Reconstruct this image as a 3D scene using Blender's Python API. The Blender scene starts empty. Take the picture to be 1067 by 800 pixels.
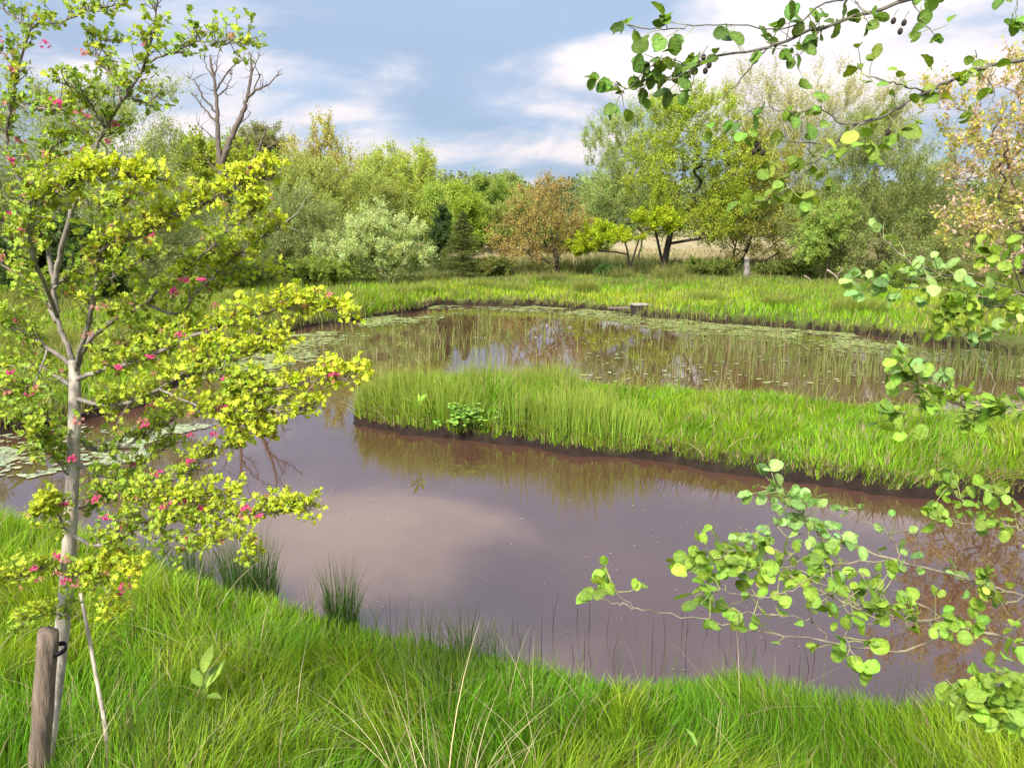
import bpy, math, random
import numpy as np
R = math.radians
rng = np.random.default_rng(7)
scene = bpy.context.scene
col = scene.collection

# ------------------------------------------------------------------ camera
PITCH = R(11.0); CAMZ = 2.5; F = 800.0
cam_d = bpy.data.cameras.new('camera'); cam = bpy.data.objects.new('camera', cam_d); col.objects.link(cam)
cam_d.sensor_width = 36.0; cam_d.lens = F / 1067 * 36.0
cam_d.clip_start = 0.05; cam_d.clip_end = 3000
cam.location = (0, 0, CAMZ); cam.rotation_euler = (math.pi / 2 - PITCH, 0, 0)
scene.camera = cam

# ------------------------------------------------------------------ light
SUN_EL, SUN_AZ = R(43), R(203)      # azimuth clockwise from +Y (behind the camera, to the left)
scene.view_settings.view_transform = 'Standard'; scene.view_settings.look = 'None'
scene.view_settings.exposure = 1.20; scene.view_settings.gamma = 1.0
scene.view_settings.use_curve_mapping = False
w = bpy.data.worlds.new('World'); scene.world = w; w.use_nodes = True
nt = w.node_tree; N = nt.nodes; L = nt.links
bg = N['Background']
sky = N.new('ShaderNodeTexSky'); sky.sky_type = 'NISHITA'; sky.sun_disc = False
sky.sun_elevation = SUN_EL; sky.sun_rotation = SUN_AZ; sky.air_density = 1.0; sky.dust_density = 1.6; sky.ozone_density = 2.0
geo = N.new('ShaderNodeNewGeometry')
sep = N.new('ShaderNodeSeparateXYZ'); 
neg = N.new('ShaderNodeVectorMath'); neg.operation = 'SCALE'; neg.inputs['Scale'].default_value = -1.0
L.new(geo.outputs['Incoming'], neg.inputs[0]); L.new(neg.outputs[0], sep.inputs[0])
def mth(op, a, b=None, clamp=False):
    n = N.new('ShaderNodeMath'); n.operation = op; n.use_clamp = clamp
    for i, v in enumerate((a, b)):
        if v is None: continue
        if isinstance(v, (int, float)): n.inputs[i].default_value = v
        else: L.new(v, n.inputs[i])
    return n.outputs[0]
zc = mth('MAXIMUM', sep.outputs['Z'], 0.0)
den = mth('ADD', zc, 0.30)
cx = mth('DIVIDE', sep.outputs['X'], den); cy = mth('DIVIDE', sep.outputs['Y'], den)
cmb = N.new('ShaderNodeCombineXYZ'); L.new(cx, cmb.inputs[0]); L.new(cy, cmb.inputs[1])
def cloud_noise(scale, off, detail, rough, dist):
    mp = N.new('ShaderNodeMapping'); mp.inputs['Location'].default_value = off; mp.inputs['Scale'].default_value = (scale, scale * 1.25, 1)
    L.new(cmb.outputs[0], mp.inputs[0])
    n = N.new('ShaderNodeTexNoise'); n.inputs['Scale'].default_value = 1.0; n.inputs['Detail'].default_value = detail
    n.inputs['Roughness'].default_value = rough; n.inputs['Distortion'].default_value = dist
    L.new(mp.outputs[0], n.inputs['Vector']); return n.outputs['Fac']
def ramp(fac, stops):
    r = N.new('ShaderNodeValToRGB'); r.color_ramp.interpolation = 'EASE'
    e = r.color_ramp.elements
    while len(e) < len(stops): e.new(0.5)
    for i, (p, c) in enumerate(stops): e[i].position = p; e[i].color = (*c, 1)
    L.new(fac, r.inputs[0]); return r.outputs[0]
veil = cloud_noise(0.8, (3.1, 1.2, 0), 4, 0.45, 0.3)
puff = cloud_noise(1.9, (7.3, 4.4, 0), 6, 0.5, 0.4)
fine = cloud_noise(5.0, (2.3, 9.4, 0), 6, 0.6, 0.5)
def bump_at(px, py, rx, ry, amp):
    u_ = (px - 533.5) / 800; v_ = (400 - py) / 800; d_ = (u_, math.cos(R(11)) + v_ * math.sin(R(11)), -math.sin(R(11)) + v_ * math.cos(R(11)))
    m_ = math.sqrt(sum(q * q for q in d_)); X_, Y_, Z_ = (q / m_ for q in d_)
    a = mth('POWER', mth('DIVIDE', mth('SUBTRACT', cx, X_ / (Z_ + .3)), rx), 2.0); b_ = mth('POWER', mth('DIVIDE', mth('SUBTRACT', cy, Y_ / (Z_ + .3)), ry), 2.0)
    return mth('MULTIPLY', mth('POWER', 2.718, mth('MULTIPLY', mth('ADD', a, b_), -1.0)), amp)
for args in ((620, 55, .30, .17, .17), (500, 160, .34, .13, .17), (250, 60, .30, .16, .12), (480, 112, .34, .17, -.20), (470, 20, .45, .20, -.22), (180, 150, .3, .2, .10), (760, 60, .35, .3, .12), (950, 60, .35, .3, .12), (350, -130, .24, .18, .34), (560, -60, .3, .1, -.14), (720, -150, .28, .25, -.22), (180, -60, .2, .2, -.10), (900, -100, .3, .2, .08)):
    puff = mth('ADD', puff, bump_at(*args))
def mixc(fac, a, b):
    m = N.new('ShaderNodeMix'); m.data_type = 'RGBA'
    L.new(fac, m.inputs['Factor']) if not isinstance(fac, float) else setattr(m.inputs['Factor'], 'default_value', fac)
    for v, s in ((a, m.inputs[6]), (b, m.inputs[7])):
        if isinstance(v, tuple): s.default_value = (*v, 1)
        else: L.new(v, s)
    return m.outputs[2]
# thin high veil (blue grey), brighter white and faintly pink cloud banks
SK = 4.55
base = mixc(ramp(veil, [(0.25, (0.75,)*3), (0.55, (0.98,)*3)]), sky.outputs[0], (0.34*SK, 0.44*SK, 0.60*SK))
tint = ramp(mth('ADD', mth('MULTIPLY', puff, .65), mth('MULTIPLY', fine, .38)), [(0.47, (0.62*SK, 0.66*SK, 0.78*SK)), (0.62, (0.88*SK, 0.82*SK, 0.84*SK)), (0.75, (1.05*SK, 0.97*SK, 0.93*SK))])
cl = mixc(ramp(puff, [(0.42, (0.0,)*3), (0.66, (1.0,)*3)]), base, tint)
# added fill: sky brightened around the sun, unseen behind the camera
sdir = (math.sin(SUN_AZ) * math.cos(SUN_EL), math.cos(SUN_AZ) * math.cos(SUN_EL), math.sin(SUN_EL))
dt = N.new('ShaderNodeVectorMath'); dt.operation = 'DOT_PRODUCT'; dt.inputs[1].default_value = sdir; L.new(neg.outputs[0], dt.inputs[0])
fill_gain = mth('ADD', mth('MULTIPLY', mth('POWER', mth('MAXIMUM', dt.outputs['Value'], 0.0), 2.0), 3.0), mth('ADD', mth('MULTIPLY', zc, 0.9), 0.9))  # upward term added to brighten the sky mirrored in the water
vs = N.new('ShaderNodeVectorMath'); vs.operation = 'SCALE'; L.new(cl, vs.inputs[0]); L.new(fill_gain, vs.inputs['Scale'])
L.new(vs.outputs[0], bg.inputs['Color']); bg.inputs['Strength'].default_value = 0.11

sd_ = bpy.data.lights.new('sun', 'SUN'); sun = bpy.data.objects.new('sun', sd_); col.objects.link(sun)
sd_.energy = 3.9; sd_.angle = R(14.0); sd_.color = (1.0, 0.95, 0.86)
sun.rotation_euler = (math.pi / 2 - SUN_EL, 0, -SUN_AZ + math.pi)
cy_ = scene.cycles
cy_.use_denoising = True; cy_.max_bounces = 6; cy_.diffuse_bounces = 3; cy_.glossy_bounces = 3; cy_.transmission_bounces = 4; cy_.transparent_max_bounces = 4

# ------------------------------------------------------------------ pixel geometry
def ray(px, py):
    u = (px - 533.5) / F; v = (400 - py) / F
    return np.array([u, math.cos(PITCH) + v * math.sin(PITCH), -math.sin(PITCH) + v * math.cos(PITCH)])
def P(px, py, d):                       # point on the pixel's ray at distance y = d
    r = ray(px, py); return np.array([0, 0, CAMZ]) + r * (d / r[1])
def G(px, py, z=0.0):
    r = ray(px, py); t = (z - CAMZ) / r[2]; return np.array([r[0] * t, r[1] * t])
def X(px, d): return P(px, 244.5, d)[0]

# ------------------------------------------------------------------ mesh helpers
class Acc:
    def __init__(s): s.v = []; s.f = []; s.c = []; s.n = 0
    def add(s, v, f, c):
        v = np.asarray(v, float).reshape(-1, 3); f = np.asarray(f, int)
        c = np.asarray(c, float)
        if c.ndim == 1: c = np.broadcast_to(c, v.shape)
        s.v.append(v); s.f.append(f + s.n); s.c.append(c); s.n += len(v)
    def build(s, name, mat, parent=None, origin=(0, 0, 0), smooth=True):
        v = np.concatenate(s.v) - np.asarray(origin, float); c = np.concatenate(s.c)
        me = bpy.data.meshes.new(name)
        me.vertices.add(len(v)); me.vertices.foreach_set('co', v.astype(np.float32).ravel())
        tot = np.concatenate([np.full(len(f), f.shape[1]) for f in s.f]); idx = np.concatenate([f.ravel() for f in s.f])
        me.loops.add(len(idx)); me.loops.foreach_set('vertex_index', idx.astype(np.int32))
        me.polygons.add(len(tot)); st = np.concatenate([[0], np.cumsum(tot)[:-1]])
        me.polygons.foreach_set('loop_start', st.astype(np.int32)); 
        me.polygons.foreach_set('use_smooth', np.full(len(tot), smooth))
        me.update(calc_edges=True)
        a = me.color_attributes.new('col', 'FLOAT_COLOR', 'POINT')
        a.data.foreach_set('color', np.c_[np.clip(c, 0, 1), np.ones(len(c))].astype(np.float32).ravel())
        me.materials.append(mat)
        o = bpy.data.objects.new(name, me); col.objects.link(o)
        if parent is not None: o.parent = parent
        elif any(origin): o.location = origin
        return o
def tag(o, label=None, cat=None, group=None, kind=None):
    if label: o['label'] = label
    if cat: o['category'] = cat
    if group: o['group'] = group
    if kind: o['kind'] = kind
    return o
def thing(name, loc, label, cat, group=None):
    o = bpy.data.objects.new(name, None); col.objects.link(o); o.location = loc; o.empty_display_size = 0.2
    return tag(o, label, cat, group)
def norm(a): return a / np.maximum(np.linalg.norm(a, axis=-1, keepdims=True), 1e-9)

def mat_new(name, rough=0.6, spec=0.3, transl=0.0, tcol=(1.25, 1.15, 0.45), noise=0.0, nscale=8.0, bump=0.0, bscale=30, sx=(1, 1, 1)):
    m = bpy.data.materials.new(name); m.use_nodes = True; t = m.node_tree; n = t.nodes; l = t.links
    p = n['Principled BSDF']; p.inputs['Roughness'].default_value = rough; p.inputs['Specular IOR Level'].default_value = spec
    at = n.new('ShaderNodeAttribute'); at.attribute_name = 'col'; c = at.outputs['Color']
    if noise or bump:
        tc = n.new('ShaderNodeTexCoord'); mp = n.new('ShaderNodeMapping'); mp.inputs['Scale'].default_value = sx; l.new(tc.outputs['Object'], mp.inputs[0])
    if noise:
        no = n.new('ShaderNodeTexNoise'); no.inputs['Scale'].default_value = nscale; no.inputs['Detail'].default_value = 6; no.inputs['Roughness'].default_value = 0.65
        l.new(mp.outputs[0], no.inputs['Vector'])
        mr = n.new('ShaderNodeMapRange'); mr.inputs[1].default_value = 0.3; mr.inputs[2].default_value = 0.7
        mr.inputs[3].default_value = 1 - noise; mr.inputs[4].default_value = 1 + noise; l.new(no.outputs['Fac'], mr.inputs[0])
        vm = n.new('ShaderNodeVectorMath'); vm.operation = 'SCALE'; l.new(c, vm.inputs[0]); l.new(mr.outputs[0], vm.inputs['Scale']); c = vm.outputs[0]
    if bump:
        nb = n.new('ShaderNodeTexNoise'); nb.inputs['Scale'].default_value = bscale; nb.inputs['Detail'].default_value = 5; l.new(mp.outputs[0], nb.inputs['Vector'])
        b = n.new('ShaderNodeBump'); b.inputs['Strength'].default_value = bump; b.inputs['Distance'].default_value = 0.01
        l.new(nb.outputs['Fac'], b.inputs['Height']); l.new(b.outputs[0], p.inputs['Normal'])
    l.new(c, p.inputs['Base Color'])
    if transl:
        tr = n.new('ShaderNodeBsdfTranslucent'); vm = n.new('ShaderNodeVectorMath'); vm.operation = 'MULTIPLY'; vm.inputs[1].default_value = tcol
        l.new(c, vm.inputs[0]); l.new(vm.outputs[0], tr.inputs['Color'])
        mx = n.new('ShaderNodeMixShader'); mx.inputs[0].default_value = transl
        l.new(p.outputs[0], mx.inputs[1]); l.new(tr.outputs[0], mx.inputs[2]); l.new(mx.outputs[0], n['Material Output'].inputs[0])
    return m
M_leaf = mat_new('leaf', 0.6, 0.15, 0.50, tcol=(1.2, 1.15, .6))
M_leaf_near = mat_new('leaf_near', 0.5, 0.25, 0.38, tcol=(1.25, 1.15, .35), noise=0.28, nscale=110, bump=0.5, bscale=160)
M_grass = mat_new('grass_blade', 0.6, 0.12, 0.45, tcol=(1.2, 1.15, .35))
M_straw = mat_new('straw', 0.7, 0.2, 0.25, tcol=(1.1, 1.0, 0.8))
M_bark = mat_new('bark', 0.85, 0.2, noise=0.5, nscale=22, bump=0.9, bscale=60, sx=(1, 1, 0.35))
M_bark_far = mat_new('bark_far', 0.9, 0.1, noise=0.25, nscale=4)
M_petal = mat_new('petal', 0.6, 0.2, 0.4, tcol=(1.2, 0.9, 1.0))
M_wood = mat_new('weathered_wood', 0.9, 0.15, noise=0.45, nscale=40, bump=0.9, bscale=90, sx=(1, 1, 0.08))
M_pad = mat_new('floating_leaf', 0.35, 0.5)
M_cone = mat_new('cone', 0.8, 0.2, noise=0.3, nscale=200)

# noise
_T = rng.random((256, 256))
def vn(x, y, s, seed=0):
    x = np.asarray(x) / s + seed * 17.3; y = np.asarray(y) / s + seed * 9.7
    xi = np.floor(x).astype(int); yi = np.floor(y).astype(int); fx = x - xi; fy = y - yi
    fx = fx * fx * (3 - 2 * fx); fy = fy * fy * (3 - 2 * fy)
    g = lambda a, b: _T[a % 256, b % 256]
    return (g(xi, yi) * (1 - fx) + g(xi + 1, yi) * fx) * (1 - fy) + (g(xi, yi + 1) * (1 - fx) + g(xi + 1, yi + 1) * fx) * fy
def fbm(x, y, s, seed=0): return (vn(x, y, s, seed) * 4 + vn(x, y, s / 2.1, seed + 1) * 2 + vn(x, y, s / 4.3, seed + 2)) / 7
def sm(t): t = np.clip(t, 0, 1); return t * t * (3 - 2 * t)

# ------------------------------------------------------------------ pond outline and ground
pond_px = [(-260, 530), (-80, 545), (40, 560), (130, 580), (205, 612), (270, 636), (330, 654), (400, 672), (480, 690), (560, 712), (640, 724), (720, 722), (800, 724), (900, 745), (1000, 748), (1100, 735), (1250, 730), (1560, 650), (1500, 560),
           (1250, 512), (1067, 518), (1010, 521), (960, 519), (900, 512), (830, 502), (760, 492), (700, 482), (620, 475), (560, 468), (500, 462), (440, 454), (400, 447), (379, 441), (374, 434), (385, 427),
           (440, 420), (520, 417), (640, 420), (800, 430), (920, 440), (1067, 452), (1250, 455), (1380, 425), (1300, 392),
           (1067, 372), (1000, 361), (930, 352), (850, 344), (760, 338), (700, 332), (640, 325), (600, 322), (530, 318), (460, 318), (440, 323), (375, 333), (320, 342), (285, 351), (240, 368), (200, 392), (150, 420), (64, 442), (0, 453), (-120, 468), (-300, 490)]
pp = np.array([G(*p) for p in pond_px])
def catmull(p, k=5, closed=True):
    n = len(p); out = []
    for i in range(n if closed else n - 1):
        if closed: a, b, c, d = p[i - 1], p[i], p[(i + 1) % n], p[(i + 2) % n]
        else: a, b, c, d = p[max(i - 1, 0)], p[i], p[i + 1], p[min(i + 2, n - 1)]
        for j in range(k):
            t = j / k
            out.append(0.5 * ((2 * b) + (c - a) * t + (2 * a - 5 * b + 4 * c - d) * t * t + (3 * b - a - 3 * c + d) * t ** 3))
    if not closed: out.append(p[-1])
    return np.array(out)
poly = catmull(pp, 4)
def sdist(x, y):
    x = np.asarray(x, float).ravel(); y = np.asarray(y, float).ravel(); res = np.full(len(x), 1e9); ins = np.zeros(len(x), bool)
    for i in range(len(poly)):
        a = poly[i]; b = poly[(i + 1) % len(poly)]; e = b - a
        t = np.clip(((x - a[0]) * e[0] + (y - a[1]) * e[1]) / (e @ e), 0, 1)
        d = (x - a[0] - t * e[0]) ** 2 + (y - a[1] - t * e[1]) ** 2; res = np.minimum(res, d)
        if a[1] != b[1]:
            cr = ((a[1] > y) != (b[1] > y)) & (x < (b[0] - a[0]) * (y - a[1]) / (b[1] - a[1]) + a[0]); ins ^= cr
    return np.where(ins, -1, 1) * np.sqrt(res)
def spaced(a, b, s): return np.arange(a, b, s)
gx = np.concatenate([[-900, -500, -300, -200, -140, -100, -75, -60], spaced(-48, -14, 1.0), spaced(-14, -9, .3), spaced(-9, 12, .12), spaced(12, 24, .35), spaced(24, 50, 1.2), [60, 75, 100, 140, 200, 300, 500, 900]])
gy = np.concatenate([[-300, -150, -80, -40, -20, -12, -8, -5, -3, -2], spaced(-1, 14, .12), spaced(14, 32, .22), spaced(32, 60, 1.0), [62, 66, 72, 80, 90, 105, 125, 150, 200, 300, 450, 700, 1200]])
GX, GY = np.meshgrid(gx, gy, indexing='ij')
SD = sdist(GX, GY).reshape(GX.shape)
SD = SD + (fbm(GX, GY, .7, 3) - .5) * .36 * np.clip(GY / 8, .6, 1.5)
near = 1 - sm((GY - 5.5) / 2.0)
HT = np.where(SD < 0, -0.6 * sm(-SD / .6), (.10 + .07 * sm((GY - 6) / 1.5)) * sm(SD / .10) + .13 * sm(SD / .9) + (fbm(GX, GY, 1.1, 5) - .5) * .16 * sm(SD / .6))
HT += np.where(SD > 0, near * .52 * sm(SD / 4.2), 0)
HT += sm((GY - 60) / 90) * 1.6 + sm((GY - 150) / 500) * 6
def bil(A, x, y):
    x = np.atleast_1d(np.asarray(x, float)); y = np.atleast_1d(np.asarray(y, float))
    i = np.clip(np.searchsorted(gx, x) - 1, 0, len(gx) - 2); j = np.clip(np.searchsorted(gy, y) - 1, 0, len(gy) - 2)
    fx = np.clip((x - gx[i]) / (gx[i + 1] - gx[i]), 0, 1); fy = np.clip((y - gy[j]) / (gy[j + 1] - gy[j]), 0, 1)
    return (A[i, j] * (1 - fx) + A[i + 1, j] * fx) * (1 - fy) + (A[i, j + 1] * (1 - fx) + A[i + 1, j + 1] * fx) * fy
def H(x, y): return bil(HT, x, y)
def SDF(x, y): return bil(SD, x, y)
def ground_point(px, d): x = X(px, d); return np.array([x, d, float(H(x, d)[0])])

peat = np.array([.017, .011, .008]); soil = np.array([.055, .075, .016]); strawc = np.array([.26, .21, .11])
nz = fbm(GX, GY, 2.0, 8)[..., None]
gc = soil * (0.7 + .8 * nz) + nz * np.array([.03, .02, .005])
ts = sm((GY - 46) / 6 + (fbm(GX, GY, 9, 4) - .5) * 1.2)[..., None]
gc = gc * (1 - ts) + strawc * (0.75 + .5 * nz) * ts
tp = (1 - sm((SD - .10) / .12))[..., None]; gc = gc * (1 - tp) + peat * tp
nX, nY = GX.shape; ids = np.arange(nX * nY).reshape(nX, nY)
faces = np.stack([ids[:-1, :-1], ids[1:, :-1], ids[1:, 1:], ids[:-1, 1:]], -1).reshape(-1, 4)
A = Acc(); A.add(np.stack([GX, GY, HT], -1), faces, gc.reshape(-1, 3))
M_ground = mat_new('ground', 0.95, 0.1, noise=0.35, nscale=6, bump=1.0, bscale=14)
tag(A.build('ground', M_ground), kind='structure')

# water
mw = bpy.data.materials.new('murky_water'); mw.use_nodes = True; t = mw.node_tree; n = t.nodes; l = t.links; p = n['Principled BSDF']
p.inputs['Base Color'].default_value = (.085, .050, .040, 1); p.inputs['Roughness'].default_value = 0.02; p.inputs['IOR'].default_value = 2.1
tc = n.new('ShaderNodeTexCoord'); mp = n.new('ShaderNodeMapping'); mp.inputs['Scale'].default_value = (1, 1.0, 1); l.new(tc.outputs['Object'], mp.inputs[0])
n1 = n.new('ShaderNodeTexNoise'); n1.inputs['Scale'].default_value = 1.6; n1.inputs['Detail'].default_value = 3; l.new(mp.outputs[0], n1.inputs['Vector'])
b = n.new('ShaderNodeBump'); b.inputs['Strength'].default_value = 0.045; b.inputs['Distance'].default_value = 0.02; l.new(n1.outputs['Fac'], b.inputs['Height']); l.new(b.outputs[0], p.inputs['Normal'])
n2 = n.new('ShaderNodeTexNoise'); n2.inputs['Scale'].default_value = .5; n2.inputs['Detail'].default_value = 5; l.new(mp.outputs[0], n2.inputs['Vector'])
cr = n.new('ShaderNodeValToRGB'); cr.color_ramp.elements[0].position = .35; cr.color_ramp.elements[0].color = (.056, .024, .014, 1)
cr.color_ramp.elements[1].position = .65; cr.color_ramp.elements[1].color = (.070, .035, .023, 1); l.new(n2.outputs['Fac'], cr.inputs[0]); l.new(cr.outputs[0], p.inputs['Base Color'])
A = Acc(); A.add([(-40, .5, 0), (40, .5, 0), (40, 34, 0), (-40, 34, 0)], [[0, 1, 2, 3]], [.1, .06, .05])
tag(A.build('water', mw), kind='structure')

# ------------------------------------------------------------------ blades
def blades(acc, root, h, wd, az, lean, colr, segs=3, tipcol=None, side=None):
    n = len(root); h = np.broadcast_to(h, n); wd = np.broadcast_to(wd, n); lean = np.broadcast_to(lean, n)
    d = np.stack([np.cos(az), np.sin(az), np.zeros(n)], 1)
    sa = rng.random(n) * math.pi if side is None else side
    s = np.stack([np.cos(sa), np.sin(sa), np.zeros(n)], 1)
    colr = np.broadcast_to(colr, (n, 3)); V = []; C = []
    for k in range(segs + 1):
        t = k / segs
        c = root + d * (h * lean * (0.25 * t + .75 * t ** 2.2))[:, None]
        c[:, 2] += h * (t - 0.30 * lean * t ** 2.5)
        cc = colr if tipcol is None else colr * (1 - t ** 2) + np.broadcast_to(tipcol, (n, 3)) * t ** 2
        if k < segs:
            ww = (wd * .5 * (1 - t ** 2) )[:, None]
            V += [c - s * ww, c + s * ww]; C += [cc, cc]
        else: V.append(c); C.append(cc)
    m = 2 * segs + 1
    V = np.stack(V, 1); C = np.stack(C, 1); o = (np.arange(n) * m)[:, None]
    q = np.concatenate([o + np.array([2 * k, 2 * k + 1, 2 * k + 3, 2 * k + 2]) for k in range(segs - 1)]) if segs > 1 else np.zeros((0, 4), int)
    base = acc.n
    acc.add(V, q, C.reshape(-1, 3))
    tr = o + np.array([2 * segs - 2, 2 * segs - 1, 2 * segs]); acc.f.append(tr + base)
def hsvj(base, n, dv=.25, dh=.12):
    c = np.tile(np.asarray(base, float), (n, 1)); v = 1 + rng.normal(0, dv, (n, 1)).clip(-.5, .8); c = c * v
    c[:, 0] *= 1 + rng.normal(0, dh, n); c[:, 2] *= 1 + rng.normal(0, dh, n); return np.clip(c, .002, .9)
GREEN = np.array([.175, .300, .014]); LUSH = np.array([.110, .245, .014]); YEL = np.array([.31, .365, .028]); RUSH = np.array([.045, .095, .022]); STRAW = np.array([.42, .34, .18]); OLIVE = np.array([.14, .17, .035])

def field(n, xr, yr, keep, hfun, wfun, seed, palette, lean=(.15, .6), segs=3, strawfrac=.05, rushc=None):
    x = rng.uniform(*xr, n); y = rng.uniform(*yr, n); sd = SDF(x, y)
    k = (sd > .03) & keep(x, y, sd) & (np.abs(x) < .86 * y + 1.8); x = x[k]; y = y[k]; sd = sd[k]; n = len(x)
    root = np.c_[x, y, H(x, y) - .015]
    nf = fbm(x, y, 1.3, seed); nf2 = fbm(x, y, .35, seed + 4); nf3 = fbm(x, y, 3.1, seed + 9)
    h = hfun(x, y, sd, nf, nf2) * rng.uniform(.6, 1.15, n)
    az = fbm(x, y, .55, seed + 20) * 4 * math.pi + rng.normal(0, .7, n)
    ln = rng.uniform(*lean, n) * (.5 + nf2)
    a, b2, c3 = palette
    tt = sm((nf3 - .35) / .3)[:, None]; t2 = sm((nf2 - .45) / .25)[:, None]
    cc = (a * (1 - tt) + b2 * tt) * (1 - .5 * t2) + c3 * .5 * t2
    cc = cc * (1.08 + rng.normal(0, .30, (n, 1)).clip(-.6, .8)) * (1 + rng.normal(0, .08, (n, 3)))
    st = rng.random(n) < strawfrac * (.4 + 1.4 * nf); cc[st] = STRAW * rng.uniform(.6, 1.1, (st.sum(), 1))
    acc = Acc(); blades(acc, root, h, wfun(y) * rng.uniform(.7, 1.4, n), az, ln, np.clip(cc, .003, .8), segs)
    return acc
one = lambda x, y, sd: np.ones(len(x), bool)
# near bank
a = field(260000, (-5.2, 6.8), (.8, 6.4), lambda x, y, sd: (y < 5.9) & (sd < 4.5) & (rng.random(len(x)) < .85 - .4 * sm((sd - 2.5) / 2)),
          lambda x, y, sd, a, b: (.14 + .22 * a + .12 * b) * (.42 + .58 * sm(sd / .9)), lambda y: .0042 + .0006 * y, 11, (GREEN, LUSH, YEL), (.1, .75), 4, .06)
tag(a.build('grass', M_grass), 'lush bright green grass covering the near bank in front of the pond', 'grass', kind='stuff')
# darker upright rush blades scattered in patches through the near bank
n = 60000; x = rng.uniform(-5, 6.5, n); y = rng.uniform(.9, 5.6, n); sd = SDF(x, y)
k = (sd > .02) & (sd < 4) & (rng.random(n) < (.06 + .5 * sm((fbm(x, y, .75, 92) - .55) / .12) + .35 * sm((.3 - sd) / .25) * (vn(x, y, .5, 94) > .45))); x = x[k]; y = y[k]; n = len(x)
acc = Acc(); blades(acc, np.c_[x, y, H(x, y) - .02], rng.uniform(.22, .50, n), .0045, rng.random(n) * 6.28, rng.uniform(.03, .35, n), np.array([.065, .14, .025]) * rng.uniform(.5, 1.7, (n, 1)), 4, np.array([.16, .17, .05]))
tag(acc.build('rushes', M_grass), 'darker upright rush blades mixed through the near bank grass', 'rushes', kind='stuff')
n = 1600; x = rng.uniform(-4, 6, n); y = rng.uniform(.9, 5.0, n); k = SDF(x, y) > .5; x = x[k]; y = y[k]; n = len(x)
acc = Acc(); blades(acc, np.c_[x, y, H(x, y) - .01], rng.uniform(.25, .55, n), .0038, rng.random(n) * 6.28, rng.uniform(.2, 1.5, n), STRAW * rng.uniform(.5, 1.2, (n, 1)), 5)
tag(acc.build('dead_stems', M_straw), 'dead straw stems lying through the near bank grass', 'grass', kind='stuff')
# island
isl = lambda x, y: (y > 6.4) & (y < 14.6) & (x > -2.8)
a = field(240000, (-2.8, 14), (6.5, 14.2), lambda x, y, sd: (y > 6.6) & (x > -2.6) & (y < 14.2 ) & (sd < 4),
          lambda x, y, sd, a, b: (.08 + .16 * a + .12 * b) * (.45 + .55 * sm(sd / .6)) * (1 + 1.1 * sm((1.6 - x) / 2.0)) * .86, lambda y: .0055 + .0007 * y, 31, (GREEN, YEL * .9, LUSH * 1.1), (.1, .6), 3, .10)
tag(a.build('grass', M_grass), 'bright green grass covering the peninsula in the middle of the pond', 'grass', kind='stuff')
# left bank
a = field(170000, (-20, -1.5), (7.2, 26), lambda x, y, sd: (x < -2.0) & (y > 7.5) & (sd < 12),
          lambda x, y, sd, a, b: (.10 + .24 * a + .2 * b) * (1 + .5 * sm((y - 18) / 5)), lambda y: .008 + .0008 * y, 51, (GREEN * .9, OLIVE * 1.1, YEL * .8), (.1, .7), 3, .16)
tag(a.build('grass', M_grass), 'rough green grass on the left bank beyond the lily-covered inlet', 'grass', kind='stuff')
# far bank
a = field(200000, (-22, 34), (13, 45), lambda x, y, sd: (y > 17 + np.clip(-x, 0, 9)) & (sd > 0.05) & ((x > -9) | (y > 24)) & (rng.random(len(x)) < 1 - .5 * sm((sd - 9) / 8)),
          lambda x, y, sd, a, b: (.12 + .26 * a * (.45 + .4 * sm((sd - 3.5) / 4)) + .14 * b), lambda y: .012 + .0007 * y, 71, (GREEN * 1.05, YEL, LUSH * 1.1), (.1, .5), 3, .09)
tag(a.build('grass', M_grass), 'bright green grass strip along the far bank of the pond', 'grass', kind='stuff')
# olive and brown tufts breaking up the far, left and peninsula grass
acc = Acc(); n = 260000; x = rng.uniform(-20, 32, n); y = rng.uniform(7, 42, n); sd = SDF(x, y)
f1 = fbm(x, y, 1.0 + 0 * x, 97); left = (x < 1.8) & (x > -2.7) & (y < 13)
k = (sd > .04) & ((f1 > .56) | (left & (f1 > .44))) & (y > 6.4) & (np.abs(x) < .86 * y + 1.8) & (rng.random(n) < np.where(y > 14, .75, .9) * np.where(left, 1, .55)); x = x[k]; y = y[k]; f1 = f1[k]; n = len(x)
dry = (rng.random(n) < .16 + .5 * (vn(x, y, 1.3, 98) > .68))[:, None]; far = np.clip((y - 8) / 20, 0, 1)
blades(acc, np.c_[x, y, H(x, y) - .02], rng.uniform(.18, .52, n) * (.7 + .9 * (f1 - .4)) * (1 + .35 * far), .007 + .0006 * y, rng.random(n) * 6.28, rng.uniform(.08, .7, n), np.where(dry, np.array([.34, .27, .12]) * rng.uniform(.4, 1.1, (n, 1)), np.array([.115, .185, .025]) * rng.uniform(.45, 1.5, (n, 1))), 3, np.array([.26, .24, .07]))
tag(acc.build('rushes', M_grass), 'olive and brown rush tufts mixed through the far grass', 'rushes', kind='stuff')
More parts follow.
